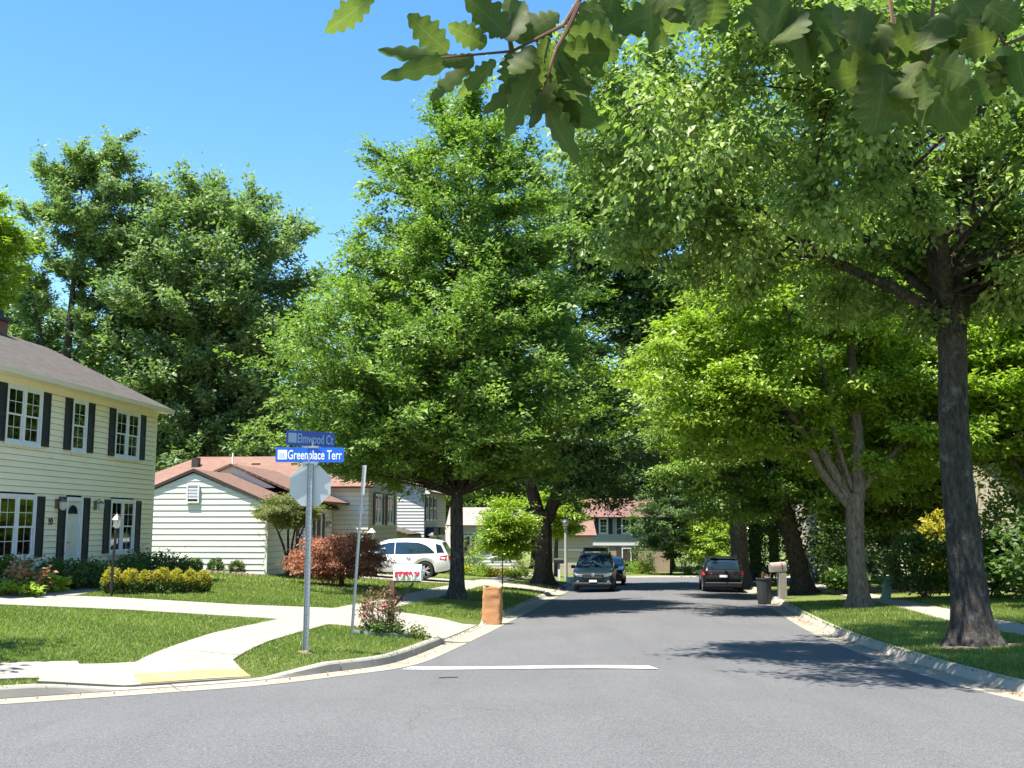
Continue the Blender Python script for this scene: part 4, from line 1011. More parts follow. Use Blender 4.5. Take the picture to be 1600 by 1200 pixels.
# --- right verge, second: many limbed, bright leaves
tree('bright_maple', 'pale barked tree with several pruned limbs and bright yellow green leaves on the right verge', ground_at(10.33, 32.0),
     [[(0,0,0,.32),(-.02,0,.5,.275),(-.06,0,2.0,.255),(-.02,0,3.4,.27)], [(.10,0,3.2,.22),(.18,0,4.6,.20),(.1,.05,6.6,.17),(.15,.1,9.4,.12),(.1,.1,12,.06)],
      [(-.16,0,3.2,.17),(-.75,-.05,4.3,.14),(-1.35,-.1,5.6,.12),(-1.7,-.1,7.0,.08),(-1.8,0,9,.04)], [(-.15,0,3.0,.12),(-1.0,-.1,4.0,.11),(-1.7,-.2,5.6,.10),(-3.0,-.3,7.0,.07),(-4.6,-.4,8.2,.03)],
      [(-.08,0,3.5,.09),(-.4,-.1,4.6,.075),(-.75,-.15,5.8,.06)], [(.1,0,3.4,.10),(1.2,.1,4.6,.08),(2.6,.2,5.6,.04)], [(-.3,.1,4.0,.08),(-.7,.0,6.4,.07),(-1.0,0,8.6,.04)]],
     ell([(-2.8,.9,6.7,4.0,3.0,2.3,1.3),(1.2,1.6,6.0,3.2,2.6,2.6,.9),(3.2,1.0,6.3,2.8,2.8,3.0,.9),(-5.2,-.2,6.9,2.3,2.2,1.8,.6),(-1.0,.4,9.4,4.2,3.2,2.4,1.0)]),
     120, 8, 5, 15, .178, 'leaf_bright', 'bark_pale', 14, zmin=4.6, flat=.4, droop=.3, spread=.42, inner=.2, shell=.6)
# --- right verge, third: leaning
tree('leaning_tree', 'rough barked tree leaning towards the road beside the right mailbox', ground_at(11.7, 43.0),
     [[(0,0,0,.46),(-.08,0,.6,.38),(-.35,0,2.0,.34),(-.75,0,3.6,.31),(-1.0,0,4.6,.29)], [(-1.0,0,4.5,.2),(-1.7,.1,6.0,.16),(-2.6,.2,8.0,.10),(-3.4,.2,10,.05)], [(-.95,0,4.4,.2),(-.7,.1,6.5,.17),(-.5,.1,9,.1),(-.3,0,12,.05)], [(-.8,0,3.8,.1),(-2.2,-.4,4.6,.07),(-3.8,-.8,5.0,.04)]],
     ell([(-2.9,-.3,5.0,3.2,3.0,2.2,1.3),(-1.6,0,8.8,4.0,4.0,3.4,1.0),(1.4,0,6.5,2.6,3,2.6,.5),(-4.6,-.2,8.2,2.4,2.4,2.4,.4)]),
     80, 7, 5, 15, .19, 'leaf_mid', 'bark_dark', 15, flat=.32, droop=.3, spread=.46, inner=.25)
tree('twin_trunk_tree', 'dark straight trunk behind the charcoal car on the right, left one of a close pair', ground_at(12.9, 60.5),
     [[(0,0,0,.42),(0,0,.8,.36),(0,0,4,.33),(-.2,0,8,.24),(-.4,0,14,.12),(-.4,0,19,.04)]],
     ell([(-.6,0,11.5,5.2,5,6.0,1.1),(-3.0,0,8.5,3.8,3.6,3.0,.6),(0,0,17,3.6,3.6,3.8,.6)]), 75, 7, 5, 10, .34, 'leaf_dark', 'bark_dark', 16, spread=.62, inner=.3)
tree('twin_trunk_tree', 'dark straight trunk behind the charcoal car on the right, right one of a close pair', ground_at(14.1, 62.0),
     [[(0,0,0,.38),(0,0,.8,.33),(0,0,4,.30),(.3,0,8,.22),(.6,0,14,.1),(.7,0,18,.04)]],
     ell([(.8,0,11,5.0,5,5.6,1.1),(0,0,16.5,3.6,3.6,3.8,.6)]), 60, 7, 5, 10, .34, 'leaf_dark', 'bark_grey', 17, spread=.62, inner=.3)
# --- tall trees behind the right verge filling the sky
tree('tall_background_tree', 'very tall pale leaved tree rising behind the bright maple on the right', ground_at(11.5, 48.0+6),
     [[(0,0,0,.5),(0,0,1,.44),(-.2,0,7,.38),(-.6,0,13,.27),(-1,0,20,.14),(-1.2,0,26,.05)], [(-.4,0,9,.2),(-2.5,-.3,13,.14),(-4.5,-.5,18,.07)], [(-.3,0,8,.2),(2,.2,13,.14),(3.6,.3,19,.06)]],
     ell([(-2.0,0,18,7.0,6.0,8.5,1.5),(2.5,0,14,6,5.5,7,1.0),(-5.2,0,20.5,4.6,4.5,6.5,.8)]), 140, 7, 5, 13, .36, 'leaf_pale', 'bark_pale', 18, spread=.7, inner=.3, droop=.4, flat=.45, secmax=2.2)
tree('tall_background_tree', 'tall dense tree behind the porch house at the right edge', ground_at(20.0, 50.0),
     [[(0,0,0,.45),(0,0,6,.36),(.2,0,12,.24),(.4,0,20,.06)]],
     ell([(0,0,12,6.0,6.0,8.5,1.3),(1,0,6.5,5,5,4,.6)]), 100, 7, 5, 10, .36, 'leaf_mid', 'bark_grey', 19, spread=.7, inner=.3)
tree('screen_tree', 'mid green tree hiding the porch house right of the nearest trunk', ground_at(16.6, 32.0),
     [[(0,0,0,.2),(0,0,2,.16),(.1,0,5,.1),(.1,0,8,.03)], [(0,0,1.5,.1),(-1,0,3.5,.06),(-1.8,0,5,.03)]],
     ell([(.4,0,6.4,3.2,3.0,3.2,1.2),(-1.2,0,7.2,2.4,2.4,2.4,.7),(1.8,0,4.2,2.6,2.4,1.8,.5)]), 80, 7, 5, 11, .24, 'leaf_bright', 'bark_grey', 51, spread=.5, inner=.3)
tree('screen_tree', 'lighter tree behind the bright maple trunk, left of the nearest trunk', ground_at(15.6, 43.5),
     [[(0,0,0,.2),(0,0,3,.16),(.1,0,7,.1),(.1,0,10,.03)]],
     ell([(0,0,6.8,3.6,3.2,4.2,1.2),(-2.4,0,5.2,2.6,2.4,2.4,.6)]), 70, 7, 5, 11, .275, 'leaf_mid', 'bark_grey', 52, spread=.55, inner=.3)
# --- behind the houses on the left
tree('big_dark_tree', 'broad dark green tree towering behind the white gabled house', ground_at(-20.3, 68.0),
     [[(0,0,0,.5),(.2,0,6,.42),(.4,0,11,.36)], [(.4,0,10.5,.25),(-1.5,0,15,.18),(-3,.3,19,.08),(-3.2,.3,20.5,.03)], [(.4,0,10.5,.28),(1.6,-.5,15,.2),(3.4,-.8,18.5,.1),(3.9,-.8,20,.03)], [(.4,0,11,.24),(.6,0,17,.14),(.8,0,21.5,.03)], [(.3,0,9,.18),(3.2,-1,12,.12),(6,-1.5,14,.06)]],
     ell([(.2,0,15.2,7.4,6.5,10.4,1.6),(-3.6,0,18.5,4,4,6.0,.5),(3.8,0,17.6,4.0,4.4,6.6,.6),(.5,-1.5,7.5,7,5,5.0,.6),(6.2,0,9.8,3.6,4,6.2,.7)]), 165, 7, 5, 14, .38, 'leaf_blue', 'bark_dark', 20, spread=.72, inner=.35, flat=.8, secmax=2.0, up2=.55, elong=1.7)
tree('ragged_tall_tree', 'tall ragged thin crowned tree at the left edge above the yellow house roof', ground_at(-28.3, 66.0),
     [[(0,0,0,.4),(-.1,0,8,.32),(.2,0,14,.22),(.4,0,21,.08),(.5,0,23.5,.03)], [(.1,0,10,.16),(1.3,0,15,.12),(1.9,0,19,.06)], [(0,0,9,.16),(-1.6,0,14,.1),(-2.6,0,18,.05)]],
     ell([(1.6,0,22,3.6,3.4,5.4,1.2),(-1.5,0,20,3.8,3.4,5.6,.8),(.8,0,12.5,4.2,3.4,4.0,.6),(3.7,0,17,2.0,2,3.4,.4)]), 70, 7, 5, 13, .31, 'leaf_blue', 'bark_dark', 21, spread=.52, inner=.2, flat=.6, up2=.7, elong=1.8)
tree('light_maple', 'bright yellow green maple crown at the far left edge against the sky', ground_at(-24.2, 46.0),
     [[(0,0,0,.3),(0,0,6,.24),(.1,0,11,.16),(.2,0,17,.05)]], ell([(-.2,0,13.6,2.6,2.6,3.4,1),(-2.0,0,10,2.6,2.6,4,.8)]), 70, 7, 5, 12, .245, 'leaf_bright', 'bark_grey', 22, spread=.5, inner=.2, flat=.5)
# --- a street tree off to the left whose shade falls on the lawn's corner
tree('corner_tree', 'street tree standing left of the lawn corner beyond the picture edge', ground_at(-11.3, 14.0),
     [[(0,0,0,.2),(0,0,2.5,.16),(0,0,5,.1),(0,0,8,.03)]], ell([(.3,0,5.6,2.3,2.2,2.6,1)]), 24, 6, 4, 9, .2, 'leaf_mid', 'bark_grey', 23, spread=.45, inner=.2)
# --- generic background trees, copies
protoA = tree('background_tree', 'far green tree', ground_at(-9.5, 100), [[(0,0,0,.4),(0,0,5,.32),(.3,0,11,.2),(.5,0,19,.05)], [(.1,0,6,.18),(-2.5,0,11,.1),(-4,0,14,.05)]],
     ell([(0,0,11.5,5.8,5.6,7.6,1.3),(-2.5,0,9,4,4,4.5,.5),(2.5,0,8,4,4,4.5,.5)]), 85, 7, 5, 11, .40, 'leaf_mid', 'bark_dark', 24, spread=.72, inner=.3, group='trees closing the view behind the houses')
protoB = tree('background_tree', 'far dark tree', ground_at(16, 108), [[(0,0,0,.4),(0,0,5,.32),(-.3,0,11,.2),(-.5,0,18,.05)]],
     ell([(0,0,10.5,6.4,6.0,7.8,1.3),(2.5,0,6.5,4.5,4.5,4.0,.6),(-2.5,0,6.5,4.5,4.5,4.0,.6)]), 90, 7, 5, 11, .40, 'leaf_dark', 'bark_dark', 25, spread=.72, inner=.3, group='trees closing the view behind the houses')
BGT = [('A',-3.5,112,1.05,'green tree rising behind the grey roofed house'),('B',2.5,118,1.15,'dark tree behind the tan garage roof'),('A',9,124,1.25,'green tree standing behind the red roof of the far house'),
       ('B',24,98,1.2,'dark tree right of the far house across the turning circle'),('A',31,92,1.1,'green tree beyond the cream house on the right'),('B',26,72,1.0,'dark tree behind the cream house'),
       ('A',29,60,1.0,'green tree behind the porch house roof'),('B',-14,92,1.0,'dark tree between the white and grey houses'),('A',-26,88,1.1,'green tree behind the big dark tree'),('B',-38,80,1.15,'dark tree low behind the yellow house roof'),
       ('A',18,122,1.3,'green tree at the far end right of the street axis'),('B',38,110,1.3,'dark far tree deep on the right'),('A',-48,100,1.2,'green far tree at the left behind the houses'),
       ('A',27,44,.95,'green tree at the right edge beside the porch house')]
protoA['label'] = 'green tree far behind the left houses, left of the forked trunk'; protoB['label'] = 'dark tree far behind the small street tree at the turning circle'
rr = random.Random(3)
for k, x, y, s, lab in BGT:
    o = copy_tree(protoA if k == 'A' else protoB); o.location = ground_at(x, y); o.scale = (s*rr.uniform(.92,1.08), s*rr.uniform(.92,1.08), s); o.rotation_euler = (0,0,rr.uniform(0, 6.28)); o['label'] = lab
# --- small trees
tree('young_tree', 'small bright green young tree beside the flower bed on the left', ground_at(-.4, 44.7), [[(0,0,0,.025),(.0,0,1.2,.022),(.05,0,2.4,.016),(.05,0,3.4,.008)]],
     ell([(.2,0,2.5,1.05,1.0,1.15,1)]), 34, 6, 4, 16, .14, 'leaf_bright', 'bark_grey', 26, spread=.36, inner=.2, flare=.2, seg=8)
tree('small_street_tree', 'small round dark tree on the far verge right of the far house door', ground_at(13.9, 93.5), [[(0,0,0,.12),(0,0,2,.10),(0,0,5,.06),(0,0,7,.02)]],
     ell([(-.4,0,5.2,3.3,3.0,3.6,1)]), 40, 6, 4, 11, .26, 'leaf_dark', 'bark_dark', 27, spread=.5, inner=.3, flare=.2, seg=8)
tree('light_sapling', 'light green low branched tree by the street lamp', ground_at(3.0, 73.0), [[(0,0,0,.16),(0,0,2,.13),(.2,0,4,.08),(.3,0,6,.02)]],
     ell([(.2,0,4.4,2.2,2.2,1.7,1)]), 36, 6, 4, 10, .25, 'leaf_bright', 'bark_grey', 28, spread=.45, inner=.2, flare=.2, seg=8)
tree('lime_shrub_tree', 'lime green bushy small tree right of the small dark street tree', ground_at(17.2, 92.0), [[(0,0,0,.14),(0,0,1.5,.1),(0,0,4,.03)]],
     ell([(0,0,2.9,2.6,2.4,2.2,1)]), 36, 6, 4, 11, .28, 'leaf_bright', 'bark_dark', 29, spread=.5, inner=.3, flare=.2, seg=8)
tree('crape_myrtle', 'small multi stemmed tree with flat top at the corner of the white gabled house', ground_at(-8.65, 41.3),
     [[(0,0,0,.07),(-.05,0,.9,.05),(-.28,0,1.5,.045),(-.6,0,2.2,.03)], [(.04,0,0,.06),(.1,0,.9,.05),(.18,0,1.6,.04),(.35,0,2.4,.03)], [(-.02,.05,0,.06),(0,.05,1.0,.05),(-.05,.05,1.8,.04),(.0,0,2.5,.02)], [(.08,0,.1,.06),(.25,0,1.2,.045),(.6,0,2.0,.03)]],
     ell([(0,0,2.55,1.25,1.0,.50,1)]), 34, 6, 4, 20, .09, 'leaf_crape', 'bark_dark', 30, spread=.24, inner=.3, flare=.1, seg=8)

# ------------------------------------------------------------------ shrubs
def shrub(name, label, loc, rx, ry, h, n, lsize, leafm, seed, cat='shrub', group=None, lumpy=1.0, zcut=0, z0=.0, flat=.8, tight=.16, droop=.1, stem='twig', ratio=.6, upness=.5, shell=.75):
    rg_ = np.random.default_rng(seed); root = thing(name, label, cat, loc, rg_.uniform(0, 6), group)
    nc = max(12, n//26)
    q = unit(rg_.normal(0, 1, (nc, 3))); rr_ = rg_.uniform(shell**3, 1, (nc, 1))**(1/3.)
    lump = 1+lumpy*(.13*np.sin(q[:,:1]*5+seed)+.1*np.sin(q[:,1:2]*7+seed*2))
    C = q*rr_*lump*np.array([rx, ry, (h-z0)/2])+np.array([0,0,z0+(h-z0)/2]); C = C[C[:,2] > max(.03, zcut*h)]
    st = MB()
    for i in range(0, len(C), max(1, len(C)//16)):
        c = C[i]; st.tube([(c[0]*.08,c[1]*.08,-.02),(c[0]*.45,c[1]*.45,c[2]*.55),tuple(c)], [.016,.011,.004], 5, 0, False)
    st.build('stems', stem, root)
    V, F, tint = leaf_arrays(C, unit(C*np.array([1,1,.6])), np.full(len(C), max(rx, ry)*tight+.03), 26, lsize, flat, droop, rg_, upness, ratio)
    k = V[0::4,2] > .0
    V = V.reshape(-1,4,3)[k].reshape(-1,3); tint = tint.reshape(-1,4)[k].ravel(); k = np.arange(len(V)//4)*4; F = np.stack([k,k+1,k+2,k,k+2,k+3],1).ravel()
    npmesh('foliage', V, F, 3, leafm, root, tint); return root
def H10(x, y): 
    c, s = math.cos(PI/2-AX), math.sin(PI/2-AX); X, Y = -11.843+c*x-s*y, 35.03+s*x+c*y; return (X, Y, tz(X, Y)-.02)
GRP = 'clipped gold tipped shrubs along the front path'
ordn = ['leftmost ball, behind the lamp post, of the clipped gold shrubs', 'second ball from the lamp post in the clipped gold shrub row', 'third ball from the lamp post in the clipped gold shrub row, set back', 'fourth ball from the lamp post in the clipped gold shrub row, middle one', 'fifth ball from the lamp post in the clipped gold shrub row', 'sixth ball from the lamp post in the clipped gold shrub row', 'rightmost ball at the lawn end of the clipped gold shrub row']
for i, (x, y, r, h) in enumerate([(-9.98,26.75,.21,.66),(-9.64,27.1,.20,.64),(-9.50,27.75,.18,.6),(-9.16,28.0,.21,.68),(-8.96,28.6,.19,.62),(-8.72,29.05,.20,.63),(-8.50,29.55,.19,.6)]):
    root = shrub('gold_shrub', ordn[i], ground_at(x, y), r, r, h, 4600, .042, 'leaf_yellow', 100+i, group=GRP, tight=.10, flat=1, shell=.93, lumpy=.15, zcut=.45)
    # dark green leaves cover the part below the yellow top
    rg_ = np.random.default_rng(200+i); q = unit(rg_.normal(0, 1, (150, 3))); q[:,2] = -np.abs(q[:,2])*.9+.30
    C = unit(q)*np.array([r*.98, r*.98, h*.47])+np.array([0,0,h*.44]); C = C[C[:,2] > .04]
    V, F, tint = leaf_arrays(C, unit(q[:len(C)]), np.full(len(C), r*.16+.02), 14, .04, 1, .1, rg_, .3)
    npmesh('lower_foliage', V, F, 3, 'leaf_shrub', root, tint)
for i, (x, y, rx, h, lab) in enumerate([(-4.35,-1.0,.62,.62,'dark green foundation bush right of the front step'),(-3.0,-.95,.8,.8,'dark green foundation bush under the lower right window'),(-1.4,-1.0,.85,.8,'dark green foundation bush at the yellow house corner'),(.1,-.9,.6,.55,'small dark bush just past the yellow house corner'),
        (-6.5,-1.25,.7,.62,'dark green bush in front of the door step'),(-7.7,-1.0,.7,.7,'dark green bush under the number 10')]):
    shrub('foundation_bush', lab, H10(x, y), rx, rx*.85, h, 3800, .075, 'leaf_shrub', 120+i, flat=.8, tight=.2)
shrub('hosta', 'bright leafy green plant at the path edge left of the dark bushes', H10(-9.0,-1.4), .42, .4, .42, 600, .15, 'leaf_bright', 130, cat='plant', tight=.25, flat=.5, ratio=.55)
shrub('hosta', 'low bright green plant at the lower left beside the withered plant', H10(-10.9,-1.6), .45, .4, .3, 600, .12, 'leaf_bright', 131, cat='plant', tight=.25, flat=.5)
shrub('withered_plant', 'withered pinkish brown plant with bare stems at the far left bed', H10(-10.2,-1.5), .45, .45, .75, 420, .11, 'leaf_dry', 132, cat='plant', tight=.3, flat=.7)
shrub('foundation_bush', 'dark leafy bush under the lower left window', H10(-9.9,-.8), .7, .6, .75, 2600, .09, 'leaf_shrub', 133)
pot = thing('flower_pot', 'dark blue glazed pot between the foundation bushes', 'pot', H10(-3.6,-1.75), 0)
MB().lathe([(.14,0),(.2,.18),(.24,.34),(.26,.36),(.26,.4),(.22,.4),(.2,.3)], 20).build('pot_body', 'pot', pot, True)
MB().lathe([(.21,.33),(.1,.34),(.001,.35)], 14).build('soil', 'mulch', pot)
for i, (x, lab) in enumerate(((-12.3,'left one of three small round bushes at the white gable wall'),(-11.48,'middle one of three small round bushes at the white gable wall'),(-10.65,'right one of three small round bushes at the white gable wall'))):
    shrub('round_bush', lab, ground_at(x, 41.35-.085*(x+9.63)),   .30, .3, .52, 3000, .055, 'leaf_shrub', 140+i, group='round bushes along the gable wall', tight=.1, flat=1)
ed = thing('garden_edging', 'row of small reddish edging blocks along the foot of the white gable', 'edging', (-9.63, 41.0, tz(-9.63, 41)), -AX)
eb = None
for i in range(20):
    x = -.12-i*.235; X, Y = -9.63+x*math.cos(AX), 41.0-x*math.sin(AX)
    if eb is None: o = eb = MB().box(-.11,.11,-.06,.06,-.08,.09,0,.012).build('block', 'terracotta', ed)
    else: o = eb.copy(); COL.objects.link(o)
    o.parent = ed; o.location = (x, .012*math.sin(i*2.3), tz(X, Y)-tz(-9.63, 41)+.004*math.sin(i*5)); o.rotation_euler = (0,0,.07*math.sin(i*3.1))
# red weeping maple mound
jm = tree('japanese_maple', 'rounded red leaved weeping maple in the lawn behind the sign post', ground_at(-6.1, 38.2),
     [[(0,0,0,.09),(.05,0,.4,.08),(.0,0,.8,.06)], [(0,0,.3,.06),(-.6,0,.9,.04),(-1.1,0,1.2,.02)], [(0,0,.3,.06),(.6,.1,1.0,.04),(1.0,.1,1.3,.02)]],
     ell([(0,0,1.08,1.62,1.45,.82,1.2),(.55,0,.85,1.25,1.25,.55,.4),(-.7,0,.85,1.2,1.2,.5,.4)]), 95, 5, 4, 13, .085, 'leaf_red', 'bark_dark', 31, cat='shrub', flat=.35, droop=.8, spread=.19, inner=.2, flare=.2, seg=8, ratio=.4, secmax=.5)
# rose bush and bed by the mailbox
shrub('rose_bush', 'reddish green rose bush with pink blooms in the bed below the tulip mailbox', ground_at(-2.62, 21.35), .36, .34, .84, 1900, .055, 'leaf_rose', 150, tight=.3, flat=.9, shell=.5)
rb = bpy.data.objects['rose_bush']; rb.rotation_euler = (0,0,0); rr = random.Random(5)
for i in range(4):
    a = rr.uniform(3.6, 5.6); MB().lathe([(.012,0),(.035,.015),(.04,.035),(.02,.05)], 8, (math.cos(a)*.32, math.sin(a)*.32, rr.uniform(.15,.6))).build('bloom', 'flower_red', rb, True)
shrub('bed_plant', 'low trailing plant at the kerb end of the mailbox bed', ground_at(-2.15, 21.15), .36, .2, .18, 500, .06, 'leaf_crape', 151, cat='plant', tight=.3)
shrub('bed_plant', 'dark green low plant at the foot of the rose bush', ground_at(-2.5, 21.1), .3, .25, .38, 900, .07, 'leaf_shrub', 152, cat='plant', tight=.25)
BED = [(-3.1,21.0),(-2.75,20.75),(-1.95,21.0),(-1.95,21.9),(-2.9,22.0)]; BEDS.append(BED)
bp = np.array(BED); cb = bp.mean(0)
mulch = MB().add([(p[0], p[1], tz(*p)+.012) for p in BED]+[(cb[0], cb[1], tz(*cb)+.05)], [(i, (i+1) % 5, 5) for i in range(5)]).build('mulch_bed', 'mulch'); tag(mulch, kind='structure')
be = thing('bed_edging', 'grey green edging board round the mailbox flower bed', 'edging', (-3.1, 20.95, 0))
for (a, b) in zip(BED[:3], BED[1:3]):
    z0, z1 = tz(*a), tz(*b)
    MB().add([(a[0]+3.1,a[1]-20.95,z0-.05),(b[0]+3.1,b[1]-20.95,z1-.05),(b[0]+3.1,b[1]-20.95,z1+.07),(a[0]+3.1,a[1]-20.95,z0+.07),(a[0]+3.1,a[1]-20.91,z0-.05),(b[0]+3.1,b[1]-20.91,z1-.05),(b[0]+3.1,b[1]-20.91,z1+.07),(a[0]+3.1,a[1]-20.91,z0+.07)],
             [(0,1,2,3),(4,7,6,5),(0,4,5,1),(3,2,6,7),(0,3,7,4),(1,5,6,2)]).build('edging_board', 'edging', be)

# ------------------------------------------------------------------ flower beds and shrubs farther off
for i, (x, y, r, h, m_, lab) in enumerate([(-3.0,58.2,.8,.45,'leaf_yellow','yellow green low clump left end of the far flower bed'),(-1.9,58.0,.8,.5,'leaf_bright','bright low clump second in the far flower bed'),(-.8,58.3,.8,.5,'leaf_yellow','yellow green low clump in the middle of the far flower bed'),
        (.2,58.6,.7,.5,'leaf_bright','bright low clump near the forked tree in the far flower bed'),(-3.6,63,.8,1.3,'leaf_shrub','round clipped green bush left, beyond the far flower bed'),(-2.2,63.4,.75,1.3,'leaf_mid','round clipped green bush right, beyond the far flower bed'),(-2.9,66,.9,2.1,'leaf_crape','olive tall bush behind the clipped bushes'),(.9,64,1.0,1.0,'leaf_crape','grey green tall grass clump behind the young tree')]):
    shrub('bed_shrub', lab, ground_at(x, y), r, r*.8, h, 1500, .10, m_, 160+i, tight=.2)
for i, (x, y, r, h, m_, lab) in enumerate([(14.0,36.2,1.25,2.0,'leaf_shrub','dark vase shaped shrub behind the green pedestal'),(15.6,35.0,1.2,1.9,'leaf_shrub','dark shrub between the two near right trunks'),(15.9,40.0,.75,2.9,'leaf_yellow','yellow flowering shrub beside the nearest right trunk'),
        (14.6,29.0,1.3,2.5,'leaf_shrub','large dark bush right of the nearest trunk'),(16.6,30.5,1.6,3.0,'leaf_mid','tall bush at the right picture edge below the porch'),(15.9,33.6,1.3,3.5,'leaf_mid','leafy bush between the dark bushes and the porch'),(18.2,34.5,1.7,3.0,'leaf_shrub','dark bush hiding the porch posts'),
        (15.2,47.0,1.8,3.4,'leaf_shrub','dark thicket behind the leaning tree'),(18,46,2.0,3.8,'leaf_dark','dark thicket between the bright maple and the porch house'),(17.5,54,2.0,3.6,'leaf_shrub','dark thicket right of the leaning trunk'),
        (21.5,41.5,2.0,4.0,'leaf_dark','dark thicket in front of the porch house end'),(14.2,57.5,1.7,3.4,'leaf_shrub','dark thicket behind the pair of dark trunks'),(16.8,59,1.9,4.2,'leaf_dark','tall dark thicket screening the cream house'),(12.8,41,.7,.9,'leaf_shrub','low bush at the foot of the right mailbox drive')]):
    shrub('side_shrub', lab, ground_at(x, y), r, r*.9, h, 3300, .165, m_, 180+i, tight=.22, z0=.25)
for i, (x, y, r, h, m_, lab) in enumerate([(8.6,98.6,.9,2.2,'leaf_shrub','round dark bush between the window and door of the far house'),(12.0,98.6,1.2,2.4,'leaf_shrub','round dark bush right of the far house door'),(9.6,94.5,1.1,.9,'leaf_mid','low green bush before the far house'),(11.4,95,1.2,1.0,'leaf_bright','low bright bush before the far house, right of the low green one'),(15.8,95,1.3,1.6,'leaf_pale','pale feathery bush right of the small dark tree'),(18.5,95.5,2.2,2.8,'leaf_dark','big dark bush right of the pale feathery bush'),(22,95,2.4,3.2,'leaf_shrub','big dark bush at the right end of the turning circle')]):
    shrub('far_shrub', lab, ground_at(x, y), r, r*.8, h, 1500, .14, m_, 200+i, tight=.22)

# ------------------------------------------------------------------ street sign assembly
def chan(mb, x, y, z0, z1, w=.046, lean=(0,0)):
    lx, ly = lean
    for a, b, c, d in ((-w,-w+.006,-.024,.012),(w-.006,w,-.024,.012),(-w+.006,w-.006,.006,.012)):
        mb.add([(x+a,y+c,z0),(x+b,y+c,z0),(x+b,y+d,z0),(x+a,y+d,z0),(x+a+lx,y+c+ly,z1),(x+b+lx,y+c+ly,z1),(x+b+lx,y+d+ly,z1),(x+a+lx,y+d+ly,z1)], [(0,3,2,1),(4,5,6,7),(0,1,5,4),(1,2,6,5),(2,3,7,6),(3,0,4,7)])
sg = thing('street_sign', 'steel post carrying two blue street name signs and the back of a stop sign', 'sign', (-3.31, 17.36, tz(-3.31, 17.36)-.02), 0)
p = MB(); chan(p, 0, 0, -.1, 3.42); p.build('post', 'galv', sg)
bolts = MB()
for i in range(44): bolts.box(-.006,.006,.0045,.0062,.25+i*.07,.262+i*.07)
bolts.build('bolt_hole', 'black', sg)
def zsg(v): return EYE-(v-818)/1650*17.36*1.0-sg.location.z
oc = []
Rw = .335/math.cos(PI/8)
st = thing('stop_panel', None, None, (0,0,0)); st.parent = sg; st.location = (.0,.018,2.78+.33); st.rotation_euler = (R(4.0),0,R(1.5))
bpy.data.objects.remove(st)
pan = MB().prism([(math.cos(PI/8+k*PI/4)*Rw, math.sin(PI/8+k*PI/4)*Rw-.33) for k in range(8)], 1, 0, .004).build('stop_sign_panel', 'sign_back', sg)
pan.location = (.0,.02,3.02); pan.rotation_euler = (R(3.2),0,R(1.0))
MB().prism([(math.cos(PI/8+k*PI/4)*Rw*.99, math.sin(PI/8+k*PI/4)*Rw*.99-.33) for k in range(8)], 1, .005, .007).build('stop_face', 'sign_red', pan)
MB().box(-.02,.05,-.003,-.001,-.60,-.57).build('date_sticker', 'sign_white', pan)
tx = text_mesh('stop_lettering', 'STOP', .25, 'sign_white', pan, .8, .001); tx.rotation_euler = (PI/2,0,PI); tx.location = (.27,.0085,-.42)
def name_panel(text, L, h, z, x, y, rz, m, m2, mw, tsize, xs, tx0):
    prof = []
    r = .03
    for cx, cz, a0 in ((L/2-r,h/2-r,0),(-L/2+r,h/2-r,90),(-L/2+r,-h/2+r,180),(L/2-r,-h/2+r,270)):
        for k in range(5): a = R(a0+k*22.5); prof.append((cx+math.cos(a)*r, cz+math.sin(a)*r))
    o = MB().prism(prof, 1, -.003, .003).build('street_name_panel', m, sg); o.location = (x,y,z); o.rotation_euler = (0,0,rz)
    MB().box(-L/2+.035,-L/2+.035+h*.62,-.0055,-.0035,-h*.32,h*.32).build('emblem', m2, o)
    em = MB(); q = -L/2+.035
    for k in range(3): em.box(q+.03+k*.03,q+.045+k*.03,-.0065,-.0056,-h*.14,h*.12)
    em.box(q+.02,q+.12,-.0066,-.0057,-h*.2,-h*.17); em.build('emblem_mark', 'sign_pale', o)
    t = text_mesh('lettering', text, tsize, mw, o, xs, .0008); t.rotation_euler = (PI/2,0,0); t.location = (tx0, -.0052, -h*.30)
    w_ = max(v.co.x for v in t.data.vertices); want = L/2-.035-tx0
    t.scale = (want/w_, 1, 1)
    return o
n1 = name_panel('Greenplace Terr', 1.11, .245, 3.19, -.005, -.035, R(4.5), 'sign_blue', 'sign_white', 'sign_white', .215, 1, -.36)
n2 = name_panel('Elmwood Ct', .92, .245, 3.455, -.0, -.0, R(42), 'sign_blue_shaded', 'sign_pale', 'sign_pale', .215, 1, -.26)
MB().box(-.14,.14,-.045,-.038,3.30,3.335).box(-.14,.14,-.03,.02,3.312,3.332).build('bracket', 'galv', sg)
MB().box(-.14,.14,-.046,-.039,3.045,3.075).box(-.12,-.06,-.03,.0,3.0,3.05).box(.06,.12,-.03,.0,3.0,3.05).build('bracket', 'galv', sg)
sp2 = thing('sign_pole', 'leaning steel pole with a small sign seen edge on beside the rose bed', 'sign', (-3.08, 20.75, tz(-3.08, 20.75)-.02), R(-68))
p = MB(); chan(p, 0, 0, -.1, 3.25, .046, (-.02,.19)); p.build('post', 'galv', sp2)
q = MB().box(-.15,.15,.013,.018,-.29,.29).build('sign_panel', 'sign_back', sp2); q.location = (-.02,.165,2.98); q.rotation_euler = (R(-3.2),R(1),0)

